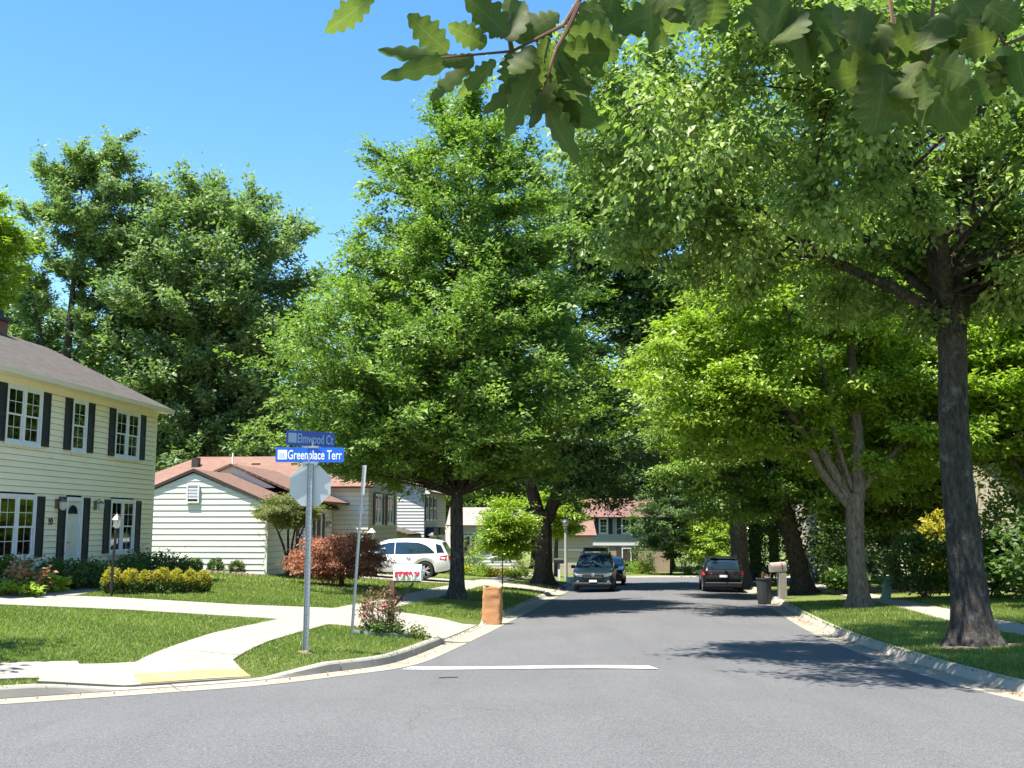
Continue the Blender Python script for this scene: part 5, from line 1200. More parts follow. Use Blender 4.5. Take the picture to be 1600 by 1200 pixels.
# ------------------------------------------------------------------ mailboxes, bag, lamps, small things
def mailbox_shell(parent, L, w, h, m):
    prof = [(-w/2,0),(w/2,0),(w/2,h*.55)]+[(math.cos(a)*w/2, h*.55+math.sin(a)*h*.45) for a in np.linspace(.15, PI-.15, 9)]+[(-w/2,h*.55)]
    return MB().prism(prof, 0, -L/2, L/2).build('box', m, parent, True)
mx = thing('tulip_mailbox', 'white mailbox painted with red tulips on a brown wooden post', 'mailbox', (-2.12, 21.55, tz(-2.3, 21.55)), R(-4))
MB().box(-.33,-.24,-.05,.05,-.1,1.06).build('post', 'wood', mx)
MB().box(-.40,.28,-.045,.045,1.02,1.055).build('arm', 'wood', mx)
MB().tube([(-.24,0,.55),(.14,0,1.0)], .024, 6).build('brace', 'black', mx)
bx = mailbox_shell(mx, .56, .24, .31, 'sign_white'); bx.location = (.03,0,1.06)
prt = {'flower_red': MB(), 'leaf_grn': MB()}; rr = random.Random(8)
M['leaf_grn'] = mat('tulip_green', (.10,.28,.05), .6)
for i in range(55):
    x, z = rr.uniform(-.25,.24), .165-.085*rr.random()**1.3; r_ = rr.uniform(.016,.028)
    prt['flower_red'].prism([(x+math.cos(a)*r_*.8, z+math.sin(a)*r_) for a in np.linspace(0, 6.28*5/6, 6)], 1, -.1224-.00006*i, -.1205)
for i in range(34):
    x = rr.uniform(-.25,.25); h_ = rr.uniform(.05,.10); prt['leaf_grn'].prism([(x-.008,.012),(x+.008,.012),(x+rr.uniform(-.02,.02),.012+h_)], 1, -.1216-.00002*i, -.1204)
prt['flower_red'].build('tulip_print', 'flower_red', bx); prt['leaf_grn'].build('leaf_print', 'leaf_grn', bx)
MB().box(.281,.286,-.11,.11,.01,.24).build('box_door', 'sign_white', bx)

m2 = thing('grey_mailbox', 'weathered white mailbox on a thick grey post on the right verge behind the bin', 'mailbox', (9.85, 39.2, tz(9.85, 39.2)), R(6))
MB().box(-.13,.15,-.12,.12,-.1,.98).build('post', 'wood_grey', m2)
b2 = mailbox_shell(m2, .60, .26, .34, 'mailbox_shaded'); b2.location = (-.12,0,.98); b2.rotation_euler = (0,R(-4),0)
MB().box(.1,.13,-.15,-.135,.14,.30).build('flag', 'sign_red', b2)
m3 = thing('dark_mailbox', 'dark mailbox on a white post near the forked trunk', 'mailbox', (2.65, 60.5, tz(2.65, 60.5)), 0)
MB().box(-.06,.06,-.06,.06,-.1,.95).build('post', 'sign_white', m3)
b3 = mailbox_shell(m3, .56, .24, .3, 'shutter'); b3.location = (0,0,.95)

# kraft paper yard waste bag
bgx, bgy = -.52, 27.9
bag = thing('paper_bag', 'tall brown kraft paper yard waste bag standing at the kerb', 'bag', (bgx, bgy, float(g(bgy))+.004), R(-8))
rg_ = np.random.default_rng(9); nr, nsg = 22, 32; vs = []
wr = rg_.normal(0, 1, (nr, nsg))
for _ in range(1): wr = (wr+np.roll(wr, 1, 1)+np.roll(wr, -1, 1)+np.r_[wr[:1], wr[:-1]]+np.r_[wr[1:], wr[-1:]])/3.2
for i in range(nr):
    t = i/(nr-1); 
    for k in range(nsg):
        a = 2*PI*k/nsg; ca, sa = math.cos(a), math.sin(a); pw = .38
        x = math.copysign(abs(ca)**pw, ca)*.25*(1+.025*math.sin(t*5)+.012*math.sin(t*11+1)); y = math.copysign(abs(sa)**pw, sa)*.18*(1+.03*math.sin(t*6+2))
        s_ = 1+.032*wr[i, k]
        vs.append((x*s_+.02*t, y*s_, t*.96+(.03*math.sin(a*2+1)+.02*math.sin(a*5) if i == nr-1 else 0)))
fs = [(i*nsg+k, i*nsg+(k+1) % nsg, (i+1)*nsg+(k+1) % nsg, (i+1)*nsg+k) for i in range(nr-1) for k in range(nsg)]+[tuple(range(nsg))[::-1]]
o = MB().add(vs, fs).build('bag_body', 'paper', bag, True)
sol = o.modifiers.new('thick', 'SOLIDIFY'); sol.thickness = .006
vs = [(v[0]*.95, v[1]*.95, .80+.04*math.sin(7*v[0]*9)) for v in vs[-nsg:]]+[(0,0,.86)]
MB().add(vs, [(k, (k+1) % nsg, nsg) for k in range(nsg)]).build('yard_waste', 'mulch', bag)

lp = thing('garden_lamp', 'black garden lamp post with glass lantern before the yellow house', 'lamp', ground_at(-9.68, 25.95), 0)
MB().tube([(0,0,-.1),(.0,0,.9),(.05,0,1.60)], [.036,.034,.03], 10).lathe([(.05,1.60),(.02,1.63),(.05,1.68)], 10, (.05,0,0)).build('post', 'black', lp, True)
MB().lathe([(.055,1.68),(.085,1.74),(.1,1.88)], 6, (.05,0,0)).build('lantern_glass', 'lamp_glass', lp)
lt = MB().lathe([(.135,1.88),(.09,1.95),(.03,2.0),(.012,2.05)], 6, (.05,0,0))
for k in range(6): a = k*PI/3; lt.tube([(.05+.06*math.cos(a),.06*math.sin(a),1.68),(.05+.103*math.cos(a),.103*math.sin(a),1.88)], .007, 4)
lt.build('lantern_cap', 'brass', lp)
sl_p = thing('street_lamp', 'pale street lamp post with dark cap lantern on the left verge', 'lamp', ground_at(3.35, 66.5), 0)
MB().tube([(0,0,-.1),(0,0,3.3)], [.11,.085], 12).build('pole', 'pole_pale', sl_p, True)
MB().lathe([(.1,3.3),(.17,3.34),(.2,3.5)], 12).build('lantern_glass', 'lamp_glass', sl_p)
MB().lathe([(.24,3.5),(.33,3.53),(.22,3.66),(.06,3.72)], 12).build('lantern_cap', 'black', sl_p, True)
l2 = thing('yard_lamp', 'small white post lantern in front of the tan upper wall behind the red maple', 'lamp', ground_at(-6.0, 45.6), 0)
MB().tube([(0,0,-.1),(0,0,1.7)], .035, 8).build('post', 'black', l2)
MB().lathe([(.06,1.7),(.11,1.76),(.13,1.98)], 6).build('lantern_glass', 'lamp_glass', l2)
MB().lathe([(.17,1.98),(.1,2.07),(.02,2.16)], 6).build('lantern_cap', 'sign_white', l2)

can = thing('rubbish_bin', 'black plastic rubbish bin with yard debris at the right kerb', 'bin', (8.92, 38.0, float(g(38))+.01), R(5))
MB().lathe([(.215,0),(.225,.03),(.245,.45),(.265,.86),(.285,.87),(.285,.91),(.255,.91),(.24,.6)], 18).build('body', 'bin', can, True)
rbm = MB()
for k in range(12): a = k*PI/6; rbm.tube([(math.cos(a)*.226,math.sin(a)*.226,.06),(math.cos(a)*.262,math.sin(a)*.262,.84)], .011, 5)
rbm.build('ribs', 'bin', can)
for s in (-1,1): MB().tube([(s*.27,-.08,.76),(s*.34,-.08,.78),(s*.34,.08,.78),(s*.27,.08,.76)], .014, 6).build('handle', 'bin', can)
rr = random.Random(10); sk = MB()
for k in range(16): a = rr.uniform(0,6.3); r_ = rr.uniform(0,.16); sk.tube([(math.cos(a)*r_,math.sin(a)*r_,.6),(math.cos(a)*r_*1.6,math.sin(a)*r_*1.6,rr.uniform(.95,1.15))], .012, 4)
sk.build('debris', 'wood', can)
pd = thing('utility_pedestal', 'short leaning green plastic utility pedestal on the right lawn', 'pedestal', ground_at(12.5, 36.0), 0)
o = MB().prism([(-.13,0),(.13,0),(.13,.66)]+[(math.cos(a)*.13,.66+math.sin(a)*.12) for a in np.linspace(0.2, PI-.2, 7)]+[(-.13,.66)], 1, -.1, .1).build('body', 'green_plastic', pd, False, .012); o.rotation_euler = (0,R(11),0)
o2 = MB().box(-.15,.15,-.12,.12,-.05,.12).build('base', 'green_plastic', pd); o2.rotation_euler = (0,R(11),0)
fb = thing('flower_tub', 'white tub with red flowers at the kerb by the far parked cars', 'pot', ground_at(3.2, 58.6)); MB().lathe([(.2,0),(.26,.35),(.24,.35),(.22,.28)], 14).build('tub', 'sign_white', fb, True)

# ------------------------------------------------------------------ cars
def car(name, label, loc, head, L, W, top, belt, paint, ax_f, ax_r, rw, sill=.30, rear_lights=True, plates=True, side=None, wsh=None, rgl=None, rails=False, cladding=False, cat='car', lowdark=.0):
    root = thing(name, label, cat, loc, head)
    tp = np.array(top, float); d = np.r_[0, np.cumsum(np.hypot(*np.diff(tp, axis=0).T))]
    ts = np.unique(np.r_[np.linspace(0, d[-1], 110), d]); X = np.interp(ts, d, tp[:,0]); Z = np.interp(ts, d, tp[:,1])
    for _ in range(3): Z[1:-1] = (Z[:-2]+2*Z[1:-1]+Z[2:])/4; X[1:-1] = (X[:-2]+2*X[1:-1]+X[2:])/4
    hl = L/2
    def plan(x): return 1-.16*max(0, (abs(x)-hl*.62)/(hl*.38))**2.2
    def zbot(x):
        z = sill+.10*max(0, (abs(x)-hl*.8)/(hl*.2))
        for c in (ax_f, ax_r):
            rr_ = rw+.055
            if abs(x-c) < rr_: z = max(z, rw+math.sqrt(rr_**2-(x-c)**2))
        return z
    def sec(x, zt):
        w_ = W/2*plan(x); zb = min(zbot(x), zt-.12); sh = min(belt, zt-.03); h = zt-sh; q = min(1, h/.3)
        tw = w_*.955-.30*h
        return [(w_*.95,zb),(w_*.985,zb+(sh-zb)*.25),(w_,zb+(sh-zb)*.55),(w_*.992,zb+(sh-zb)*.85),(w_*.955,sh),
                (w_*.955-.14*h,sh+h*.5*.97),(tw+.02*q,zt-.10*q),(tw*.95,zt-.035*q),(tw*.80,zt-.008*q),(tw*.4,zt+.008*q),(0,zt+.012*q)]
    S = [sec(x, z) for x, z in zip(X, Z)]; m = len(S[0]); vs = []
    for x, s in zip(X, S): vs += [(x, y, z) for y, z in s]+[(x, -y, z) for y, z in s[-2::-1]]
    mm = 2*m-1; n = len(X)
    fs = [(i*mm+k, i*mm+k+1, (i+1)*mm+k+1, (i+1)*mm+k) for i in range(n-1) for k in range(mm-1)]
    fs += [tuple(range(mm)), tuple((n-1)*mm+k for k in range(mm))[::-1]]
    MB().add(vs, fs).build('body', paint, root, True)
    MB().box(-hl*.9,hl*.9,-W/2*.86,W/2*.86,sill-.06,sill+.1).box(-hl*.8,hl*.8,-W/2*.80,W/2*.80,sill,.85).build('underbody', 'plastic', root)
    def yat(x, z):
        zt = float(np.interp(x, X, Z)); s = sec(x, zt); return float(np.interp(z, [p[1] for p in s[:9]], [p[0] for p in s[:9]]))
    # side windows: polygons in (x,z)
    for sgn in (1,-1):
        for poly in side or ():
            vs = []; top_, bot = poly     # two polylines of equal length: bottom and top edges
            k = len(bot); NN = 5
            for (xb, zb), (xt, zt) in zip(bot, top_):
                for j in range(NN):
                    t = j/(NN-1); x, z = xb+(xt-xb)*t, zb+(zt-zb)*t; vs.append((x, sgn*(yat(x, z)+.007), z))
            fs = [(i*NN+j, i*NN+j+1, (i+1)*NN+j+1, (i+1)*NN+j) for i in range(k-1) for j in range(NN-1)]
            MB().add(vs, fs).build('side_window', 'car_glass', root, True)
    # glass over the slopes at both ends
    for nm, rng_, off in (('windscreen', wsh, 1), ('rear_window', rgl, -1)):
        if not rng_: continue
        z0, z1 = rng_; idx = [i for i in range(n) if z0 <= Z[i] <= z1 and (X[i] > 0) == (off > 0)]
        vs = []; nc = 11
        for i in idx:
            s = S[i]; wv = s[6][0]*.93
            for j in range(nc):
                y = -wv+2*wv*j/(nc-1); z = float(np.interp(-abs(y), [-p[0] for p in s[5:]], [p[1] for p in s[5:]]))
                vs.append((X[i]+off*.012, y, z+.012))
        fs = [(a*nc+b, a*nc+b+1, (a+1)*nc+b+1, (a+1)*nc+b) for a in range(len(idx)-1) for b in range(nc-1)]
        MB().add(vs, fs).build(nm, 'car_glass', root, True)
    # wheels
    wheel = None
    for x in (ax_f, ax_r):
        for sgn in (1,-1):
            if wheel is None:
                t_ = MB(); prof = [(rw*.66,-.1),(rw*.93,-.105),(rw,-.075),(rw,.075),(rw*.93,.105),(rw*.70,.1),(rw*.66,.07),(rw*.64,-.05)]
                t_.lathe(prof, 28, cap=False); wheel = t_.build('wheel', 'tyre', root, True)
                rm_ = MB()
                for k in range(5):
                    a = 2*PI*k/5; c_, s_ = math.cos(a), math.sin(a)
                    for e in (-.18,.18):
                        c2, s2_ = math.cos(a+e), math.sin(a+e)
                        rm_.tube([(c_*rw*.10,s_*rw*.10,.085),(c2*rw*.64,s2_*rw*.64,.075)], [.028,.02], 5)
                rm_.lathe([(rw*.16,.06),(rw*.16,.092),(rw*.05,.098)], 12)
                rm_.tube([(0,0,.05),(0,0,.095)], [rw*.67,rw*.69], 28, 0, False)
                rim0 = rm_.build('rim', 'alloy', wheel, True)
                MB().tube([(0,0,.0),(0,0,.03)], rw*.66, 20).build('brake_disc', 'plastic', wheel)
                o = wheel
            else: o = copy_tree(wheel, root)
            o.location = (x, sgn*(W/2-.115), rw); o.rotation_euler = (PI/2*-sgn, 0, 0)
    for sgn in (1,-1):
        mr = MB(); xm = [x for x in (ax_f-.62,)][0]
        mr.box(xm-.1,xm+.06,sgn*(W/2-.04) if sgn > 0 else sgn*(W/2+.16),sgn*(W/2+.16) if sgn > 0 else sgn*(W/2-.04),belt+.0,belt+.15)
        mr.build('mirror', paint, root, False, .02)
        if rails: MB().tube([(-hl*.62,sgn*W*.355,max(Z)-.05),(-hl*.58,sgn*W*.355,max(Z)+.035),(hl*.12,sgn*W*.355,max(Z)+.035),(hl*.18,sgn*W*.355,max(Z)-.04)], .017, 6).build('roof_rail', 'plastic', root)
    root['_'] = 0; del root['_']
    return root, X, Z, S, yat
# white car in the drive, seen from its left side, tail towards the street
MD = [(-2.42,.42),(-2.43,.62),(-2.40,.80),(-2.36,.98),(-2.22,1.28),(-2.05,1.56),(-1.9,1.66),(-1.2,1.735),(-.3,1.745),(.35,1.70),(.75,1.58),(1.2,1.28),(1.5,1.06),(1.75,1.03),(2.15,.94),(2.36,.80),(2.42,.62),(2.41,.42)]
wx, wy = -5.05, 47.6
wc, X, Z, S, yat = car('white_suv', 'white sport utility car parked nose in on the drive of the white house', (wx, wy, tz(wx, wy)+.028), PI-AX, 4.85, 1.96, MD, 1.02, 'paint_white', 1.42, -1.35, .37,
    side=[([(1.12,1.20),(.72,1.46),(.25,1.57),(.02,1.585)], [(1.02,1.09),(.72,1.08),(.25,1.07),(.02,1.07)]), ([(-.02,1.585),(-.5,1.59),(-1.0,1.57),(-1.35,1.47),(-1.55,1.34),(-1.75,1.16)], [(-.02,1.07),(-.5,1.075),(-1.0,1.085),(-1.35,1.095),(-1.55,1.10),(-1.75,1.11)])],
    wsh=(1.12,1.62), rgl=(1.10,1.58), cat='car')
for sgn in (1,-1):
    vs = []
    for x, z in ((-1.95,1.16),(-2.02,1.46),(-1.93,1.54),(-1.82,1.52),(-1.88,1.3)): pass
    MB().add([(-2.28,sgn*(yat(-2.28,.86)+.012),.80),(-1.98,sgn*(yat(-1.98,.9)+.012),.86),(-2.02,sgn*(yat(-2.02,1.0)+.012),1.0),(-2.28,sgn*(yat(-2.28,1.0)+.02),1.03),(-2.42,sgn*.74,1.0),(-2.44,sgn*.74,.84)], [(0,1,2,3),(0,3,4,5)]).build('tail_light', 'tail_red', wc)
    MB().box(2.2,2.38,sgn*.55 if sgn > 0 else -.85,.85 if sgn > 0 else -.55,.72,.84).build('headlight', 'lens', wc)
    for xx in (-.62,.42): MB().tube([(xx-.09,sgn*(yat(xx,.93)+.012),.93),(xx,sgn*(yat(xx,.93)+.035),.94),(xx+.09,sgn*(yat(xx,.93)+.012),.93)], .014, 6).build('door_handle', 'chrome', wc)
    MB().add([(-1.86,sgn*(yat(-1.86,1.12)+.008),1.12),(-2.18,sgn*(yat(-2.18,1.13)+.008),1.14),(-2.02,sgn*(yat(-2.02,1.45)+.008),1.46),(-1.78,sgn*(yat(-1.78,1.5)+.008),1.53)], [(0,1,2,3)]).build('quarter_glass', 'car_glass', wc)
MB().box(-2.5,-2.36,-.8,.8,.34,.52).build('rear_bumper', 'plastic', wc, False, .03)
MB().box(-2.452,-2.43,-.26,.26,.70,.82).build('number_plate', 'sign_white', wc)
# dark crossover facing the viewer
OB = [(-2.38,.48),(-2.40,.75),(-2.33,1.02),(-2.10,1.40),(-1.9,1.60),(-1.2,1.66),(-.2,1.67),(.3,1.62),(.62,1.48),(1.10,1.14),(1.25,1.06),(1.7,1.02),(2.1,.93),(2.3,.80),(2.38,.62),(2.38,.42)]
sx, sy = 3.92, 50.3
sc_, X, Z, S, yat = car('dark_crossover', 'dark crossover with roof basket parked on the left facing the viewer', (sx, sy, float(g(sy))+.075), R(-90)-math.atan(.127), 4.8, 1.86, OB, 1.0, 'paint_dark', 1.42, -1.33, .35,
    side=[([(1.0,1.2),(.6,1.42),(.2,1.52),(.0,1.53)], [(.9,1.06),(.6,1.05),(.2,1.05),(0,1.05)]), ([(-.05,1.53),(-.8,1.52),(-1.5,1.48),(-1.9,1.2)], [(-.05,1.05),(-.8,1.06),(-1.5,1.07),(-1.9,1.09)])], wsh=(1.11,1.60), rgl=(1.06,1.56), rails=True)
MB().box(2.30,2.41,-.46,.46,.62,.82).build('grille', 'plastic', sc_, False, .02)
for k in range(3): MB().box(2.405,2.42,-.42,.42,.65+k*.055,.665+k*.055).build('grille_bar', 'chrome', sc_)
MB().lathe([(.07,0),(.07,.02),(.03,.025)], 14).build('badge', 'chrome', sc_).matrix_basis = Matrix.Translation((2.40,0,.79)) @ Matrix.Rotation(PI/2, 4, 'Y')
for s in (1,-1):
    MB().add([(2.395,s*.48,.68),(2.30,s*.80,.74),(2.16,s*.87,.88),(2.30,s*.70,.86),(2.385,s*.48,.80)], [(0,1,2,3,4)]).build('headlight', 'lens', sc_)
    MB().lathe([(.07,0),(.07,.02),(.02,.025)], 10).build('fog_lamp', 'lens', sc_).matrix_basis = Matrix.Translation((2.39,s*.68,.47)) @ Matrix.Rotation(PI/2, 4, 'Y')
MB().box(2.26,2.43,-.84,.84,.30,.44).build('bumper', 'plastic', sc_, False, .03)
MB().box(2.43,2.445,-.17,.17,.46,.56).build('number_plate', 'sign_white', sc_)
bk = MB()
for z in (1.78,1.90):
    bk.tube([(-.95,-.55,z),(.15,-.55,z),(.15,.55,z),(-.95,.55,z),(-.95,-.55,z)], .016, 6)
for x in np.linspace(-.95,.15,8): bk.tube([(x,-.55,1.77),(x,.55,1.77)], .012, 5)
for x, y in ((-.95,-.55),(.15,-.55),(.15,.55),(-.95,.55),(-.4,-.55),(-.4,.55)): bk.tube([(x,y,1.65),(x,y,1.9)], .013, 5)
bk.box(.10,.17,-.5,.5,1.79,1.89); bk.build('roof_basket', 'plastic', sc_)
# second parked car behind it and the charcoal hatchback on the right, tail to the viewer
SD = [(-2.3,.5),(-2.33,.8),(-2.2,1.02),(-1.7,1.06),(-1.1,1.4),(-.6,1.47),(.1,1.47),(.5,1.36),(1.15,1.02),(1.7,.95),(2.15,.85),(2.3,.66),(2.3,.42)]
ax_, ay = 5.35, 59.0
rc, *_ = car('maroon_car', 'dark maroon car parked half hidden behind the dark crossover', (ax_, ay, float(g(ay))+.07), R(-90)-math.atan(.127), 4.65, 1.8, SD, .96, 'paint_red', 1.38, -1.3, .33,
    side=[([(1.0,1.08),(.6,1.27),(.2,1.37),(0,1.38)], [(.95,1.0),(.6,1.0),(.2,1.0),(0,1.0)]), ([(-.05,1.38),(-.6,1.37),(-1.1,1.28),(-1.4,1.12)], [(-.05,1.0),(-.6,1.0),(-1.1,1.02),(-1.4,1.03)])], wsh=(1.05,1.42), rgl=(1.08,1.40))
for s in (1,-1): MB().add([(2.3,s*.45,.66),(2.2,s*.78,.72),(2.1,s*.82,.82),(2.25,s*.5,.78)], [(0,1,2,3)]).build('headlight', 'lens', rc)
MB().box(2.22,2.33,-.5,.5,.5,.66).build('grille', 'plastic', rc, False, .02)
HB = [(-2.10,.40),(-2.16,.62),(-2.15,.85),(-2.08,1.02),(-1.80,1.42),(-1.62,1.53),(-.9,1.60),(-.1,1.60),(.35,1.53),(.95,1.18),(1.2,1.04),(1.7,.97),(2.05,.86),(2.16,.66),(2.16,.42)]
hx, hy = 9.75, 50.2
hc, X, Z, S, yat = car('charcoal_hatchback', 'charcoal hatchback parked on the right with its tail to the viewer', (hx, hy, float(g(hy))+.02), PI/2-math.atan(.127), 4.32, 1.84, HB, .98, 'paint_black', 1.32, -1.28, .34,
    side=[([(.9,1.18),(.5,1.38),(.1,1.47),(0,1.48)], [(.85,1.04),(.5,1.03),(.1,1.03),(0,1.03)]), ([(-.05,1.48),(-.8,1.46),(-1.3,1.38),(-1.6,1.16)], [(-.05,1.03),(-.8,1.04),(-1.3,1.06),(-1.6,1.08)])], wsh=(1.08,1.54), rgl=(1.04,1.48), rails=True)
for s in (1,-1):
    MB().add([(-2.155,s*.50,.80),(-2.16,s*.52,.92),(-1.98,s*.86,1.0),(-1.86,s*.915,.96),(-1.98,s*.905,.80)], [(0,1,2,3,4)]).build('tail_light', 'tail_red', hc)
    MB().box(-2.2,-2.17,s*.62 if s > 0 else -.78,.78 if s > 0 else -.62,.46,.50).build('reflector', 'tail_red', hc)
MB().box(-2.24,-2.05,-.82,.82,.28,.50).build('rear_bumper', 'plastic', hc, False, .03)
MB().box(-2.20,-2.17,-.17,.17,.72,.82).build('number_plate', 'sign_white', hc)
MB().box(-1.78,-1.6,-.55,.55,1.52,1.56).build('spoiler', 'paint_black', hc, False, .012)
MB().tube([(-2.02,.0,1.12),(-1.93,-.42,1.22)], .012, 5).build('rear_wiper', 'plastic', hc)

# ------------------------------------------------------------------ overhanging oak beside the viewer
OAK_LEAVES=[
(-0.302,2.187,2.904,-0.391,2.145,2.794,0.075), (-0.142,2.225,2.788,-0.231,2.187,2.852,0.076), (-0.055,2.146,2.766,-0.136,2.128,2.801,0.062),
(-0.15,2.35,2.839,-0.311,2.364,2.846,0.045), (-0.118,2.314,2.814,-0.302,2.281,2.746,0.049), (-0.086,2.259,2.781,-0.181,2.231,2.687,0.043),
(-0.035,2.171,2.742,-0.105,2.13,2.642,0.049), (-0.007,2.181,2.805,-0.102,2.206,2.906,0.083), (0,2.329,2.837,0.007,2.343,2.734,0.079),
(0.044,2.322,2.826,-0.029,2.288,2.696,0.088), (0.056,2.204,2.749,-0.021,2.205,2.577,0.075), (0.073,2.306,2.78,0.051,2.324,2.642,0.087),
(0.074,2.341,2.733,0.123,2.298,2.564,0.089), (0.102,2.275,2.804,0.159,2.279,2.677,0.095), (0.115,2.251,2.801,0.233,2.216,2.777,0.085),
(0.129,2.244,2.842,0.246,2.201,2.799,0.076), (0.159,2.354,2.96,0.243,2.374,2.93,0.089), (0.022,2.261,2.836,0.1,2.235,2.891,0.077),
(0,2.348,2.909,-0.015,2.344,3.003,0.071), (0.105,2.342,2.859,0.218,2.36,2.796,0.08), (0.086,2.252,2.831,0.043,2.235,2.748,0.051),
(-0.087,2.274,2.804,-0.158,2.258,2.766,0.038), (0.042,2.169,2.777,0,2.143,2.693,0.066), (0.333,2.075,2.838,0.298,2.028,2.708,0.094),
(0.334,1.891,2.741,0.357,1.891,2.677,0.064), (0.544,1.947,2.764,0.465,1.94,2.675,0.081), (0.575,1.993,2.774,0.583,1.971,2.623,0.113),
(0.68,2.119,2.847,0.679,2.085,2.737,0.088), (0.698,1.979,2.767,0.671,1.945,2.671,0.075), (0.774,2.032,2.767,0.83,2.004,2.672,0.115),
(0.732,1.965,2.641,0.627,1.975,2.599,0.097), (0.723,1.957,2.637,0.708,1.952,2.499,0.133), (0.861,2.097,2.694,0.896,2.055,2.545,0.151),
(0.784,1.895,2.609,0.853,1.863,2.57,0.079), (0.763,2.064,2.692,0.804,2.063,2.741,0.078), (0.832,1.937,2.732,0.781,1.913,2.637,0.095),
(0.865,1.923,2.758,0.915,1.909,2.667,0.102), (0.918,1.89,2.658,0.847,1.896,2.635,0.072), (1.03,2.095,2.742,1.016,2.121,2.641,0.079),
(1.036,2.056,2.71,1.057,2.083,2.625,0.093), (0.895,1.884,2.719,0.939,1.857,2.667,0.086), (0.543,2.112,2.857,0.517,2.124,2.798,0.08),
(0.407,1.979,2.794,0.398,2.004,2.739,0.075), (0.209,2.029,2.82,0.197,2.044,2.787,0.069), (0.276,1.95,2.779,0.338,1.916,2.722,0.066),
(0.81,1.987,2.657,0.74,1.948,2.555,0.105), (0.745,1.972,2.723,0.701,1.999,2.683,0.09), (0.572,1.96,2.75,0.505,1.91,2.629,0.074)
]
OAK_TWIGS=[[(0.235, 2.25, 3.202), (0.152, 2.25, 2.922), (0.115, 2.25, 2.861), (0.0, 2.25, 2.8), (-0.158, 2.25, 2.785)],
[(0.152, 2.25, 2.914), (0.122, 2.25, 2.846), (0.101, 2.25, 2.808), (0.064, 2.25, 2.695)],
[(0.0, 2.25, 2.8), (-0.007, 2.25, 2.838), (0.0, 2.25, 2.891)],
[(-0.294, 2.25, 3.233), (-0.305, 2.25, 3.014), (-0.314, 2.25, 2.922)],
[(1.154, 2.0, 2.764), (1.036, 2.0, 2.717), (0.983, 2.0, 2.697), (0.95, 2.0, 2.778), (0.9, 2.0, 2.805)],
[(0.809, 2.0, 3.04), (0.758, 2.0, 2.805), (0.762, 2.0, 2.737), (0.743, 2.0, 2.657)],
[(0.887, 2.0, 3.04), (0.848, 2.0, 2.805), (0.825, 2.0, 2.65)],
[(0.613, 2.0, 3.04), (0.579, 2.0, 2.819), (0.577, 2.0, 2.771)],
[(0.352, 2.0, 3.04), (0.334, 2.0, 2.819), (0.321, 2.0, 2.797)],
]

oak = thing('oak_tree', 'oak whose lobed leaves hang into the top of the picture close to the viewer', 'tree', (0,0,0))
oakz = tz(3.4,-1.6)
ob = MB()
trunk_tube(ob, [(3.4,-1.6,oakz-.1,.36),(3.38,-1.6,oakz+1,.29),(3.2,-1.5,3,.26),(2.9,-1.3,4.6,.22),(2.4,-1.0,6.6,.15),(1.8,-.6,8.2,.06)], 18, .5, 77)
trunk_tube(ob, [(3.1,-1.45,3.3,.14),(2.5,-.4,3.9,.11),(1.8,.9,4.1,.08),(1.2,1.9,3.75,.05),(.7,2.2,3.35,.03),(.1,2.3,3.28,.018),(-.3,2.27,3.24,.01)], 10, 0, 78)
trunk_tube(ob, [(3.0,-1.4,4.2,.12),(1.4,-.8,5.2,.09),(-.6,.2,5.8,.06),(-2.2,.8,6.0,.03)], 10, 0, 79)
ob.build('trunk', 'bark_grey', oak, True)
for tl in OAK_TWIGS: MB().tube(tl, np.linspace(.0065,.0025,len(tl)).tolist(), 6, 0, False).build('twig', 'wood', oak, True)
for a, b in ((OAK_TWIGS[0][0],(.3,2.26,3.30)),(OAK_TWIGS[3][0],(-.28,2.27,3.24)),(OAK_TWIGS[4][0],(1.35,1.75,3.82)),(OAK_TWIGS[5][0],(.85,2.12,3.47)),(OAK_TWIGS[6][0],(.95,2.06,3.55)),(OAK_TWIGS[7][0],(.65,2.2,3.34)),(OAK_TWIGS[8][0],(.4,2.25,3.31))):
    m_ = [(a[i]+b[i])/2 for i in range(3)]; m_[2] -= .03; MB().tube([b, m_, a], [.011,.009,.0068], 6, 0, False).build('twig', 'wood', oak, True)

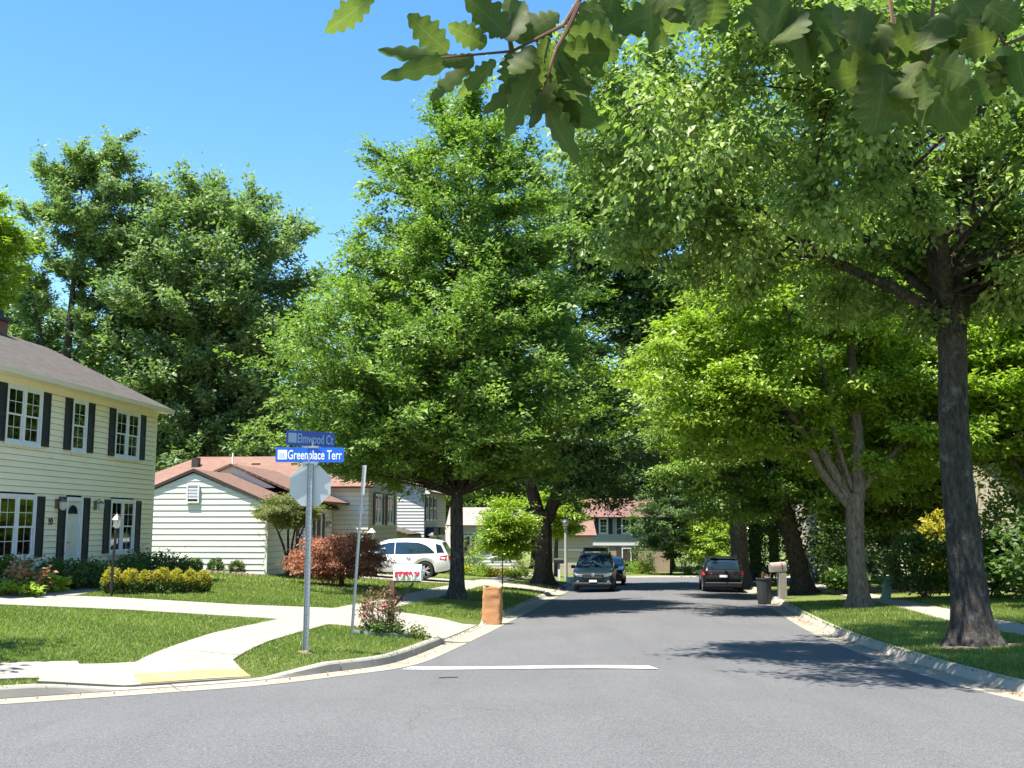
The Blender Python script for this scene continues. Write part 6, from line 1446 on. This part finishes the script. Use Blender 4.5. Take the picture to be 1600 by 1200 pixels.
rg_ = np.random.default_rng(31)
def oak_leaf(base, tip, W, seed):
    rr = random.Random(seed); b = Vector(base); t = Vector(tip); ax = t-b; L = ax.length; ax.normalize()
    view = (b-Vector((0,0,EYE))).normalized(); side = ax.cross(view).normalized()
    nrm = side.cross(ax).normalized(); ro = rr.uniform(-.7,.7); side, nrm = side*math.cos(ro)+nrm*math.sin(ro), nrm*math.cos(ro)-side*math.sin(ro)
    n = 29; broad = rr.uniform(.6,.8); lob = rr.choice((4,5,5,6)); cur = rr.uniform(.08,.34)*rr.choice((-1,1)); fold = rr.uniform(.05,.35); vs = []; ti = []; p0 = rr.random(); tw_ = rr.uniform(-.5,.5)
    for i in range(n):
        s = i/(n-1); env = math.sin(PI*min(1, s**broad*.97+.02))**.75*(.5+.5*s if s < .6 else .8+.0*(s-.6)); row = []
        for sd_ in (-1, 1):
            ph = (s*lob+(.12 if sd_ > 0 else 0)+p0*.2); nt_ = .5+.5*math.cos(2*PI*ph); notch = 1-(.36*nt_**1.6 if .06 < s < .96 else .1)
            w_ = W*.66*env*notch+.0015; sv = side*math.cos(tw_*s)+nrm*math.sin(tw_*s); nv_ = nrm*math.cos(tw_*s)-side*math.sin(tw_*s)
            ruf = .014*W*math.sin(2*PI*ph+1+sd_)
            row.append((w_, sv, nv_, ruf))
        c = b+ax*(L*s)+nrm*(cur*L*(s*s-.3*s))
        (wl, sv, nv_, rl), (wr_, _, _, rr2) = row
        vs += [c-sv*wl+nv_*(fold*wl+rl), c, c+sv*wr_+nv_*(fold*wr_+rr2)]
        ti += [.3+.3*rr.random(), .8, .3+.3*rr.random()]
    fs = []; uvs = [((-1,0,1)[k % 3], (k//3)/(n-1)) for k in range(3*n)]
    for i in range(n-1): fs += [(3*i,3*i+1,3*i+4,3*i+3),(3*i+1,3*i+2,3*i+5,3*i+4)]
    o = MB().add([tuple(v) for v in vs], fs).build('leaf', 'leaf_oak', oak, True)
    a = o.data.attributes.new('tint', 'FLOAT', 'POINT'); a.data.foreach_set('value', np.array(ti, np.float32))
    uv = o.data.uv_layers.new(name='UVMap')
    for l in o.data.loops: uv.data[l.index].uv = uvs[l.vertex_index]
    return o
for i, q in enumerate(OAK_LEAVES): oak_leaf(q[:3], q[3:6], q[6], 500+i)
for i, q in enumerate(OAK_LEAVES[7:]):      # a second layer of leaves on the same twigs, turned and a little farther back
    rr = random.Random(900+i); a = rr.uniform(.5, 1.1)*rr.choice((-1,1)); dx, dy, dz = (q[3+k]-q[k] for k in range(3)); k_ = rr.uniform(.7,1.0)
    tip = (q[0]+k_*(dx*math.cos(a)-dz*math.sin(a)), q[1]+.07+dy+rr.uniform(-.02,.04), q[2]+k_*(dx*math.sin(a)+dz*math.cos(a)))
    oak_leaf((q[0], q[1]+.03, q[2]), tip, q[6]*rr.uniform(.7,1.0), 1000+i)
# the crown overhead, out of view, shades the hanging leaves
C = []
for _ in range(560):
    v = unit(rg_.normal(0,1,3))*rg_.uniform(0,1)**.4
    C.append((-.6+v[0]*3.6, .6+v[1]*2.9, 6.7+v[2]*1.7))
C = np.array(C); C = C[C[:,2] > EYE+1.05+.56*np.maximum(C[:,1]+.6, 0)]
hx_ = C[:,0]+(C[:,2]-2.8)*.29/.94; C = C[~((hx_ < -.02) & (hx_ > -.75) & (np.abs(C[:,1]+(C[:,2]-2.8)*.19-2.25) < .75))]  # opening cut in the unseen crown so sun reaches the left leaves
V, F, tint = leaf_arrays(C, unit(rg_.normal(0,1,C.shape)), np.full(len(C), .34), 8, .16, .5, .3, rg_, 1.0)
npmesh('crown', V, F, 3, 'leaf_oak', oak, tint)

# ------------------------------------------------------------------ grass and litter
grass('lawn_grass', 'short green lawn grass in front of the yellow and white houses', -14, 1.5, 12, 34, 1250, .035, .062, 41)
grass('verge_grass', 'clover and grass on the right verge and lawn', 6, 19, 12, 36, 950, .04, .075, 42)
grass('far_lawn_grass', 'grass of the lawns farther along the street', -12, 3, 34, 52, 300, .045, .07, 43)
rg_ = np.random.default_rng(44); P = []
for pl, sg_, y0, y1, n in ((ERs, SR, 12.5, 40, 900), (ELs, SL, 12.8, 22, 260)):
    rs = resample(pl, .05); rs = rs[(rs[:,1] > y0) & (rs[:,1] < y1)]; t_ = np.gradient(rs, axis=0); t_ /= np.hypot(*t_.T)[:,None]; nn_ = np.c_[-t_[:,1], t_[:,0]]*sg_
    cl = rg_.integers(0, len(rs), n//30); i = np.clip(np.repeat(cl, 30)[:n]+rg_.normal(0, 14, len(np.repeat(cl, 30)[:n])).astype(int), 0, len(rs)-1)
    P.append(rs[i]+nn_[i]*np.clip(rg_.normal(.33, .1, (len(i), 1)), -.15, .44))
P = np.vstack(P); C = np.c_[P, g(P[:,1])+.016]
V, F, tint = leaf_arrays(C, unit(rg_.normal(0,1,C.shape)*np.array([1,1,.1])), np.full(len(C), .02), 1, .035, .1, .0, rg_, 3.0, .5)
tag(npmesh('leaf_litter', V, F, 3, 'leaf_dry', None, tint), 'dry leaf litter lying in the gutters', 'litter', kind='stuff')
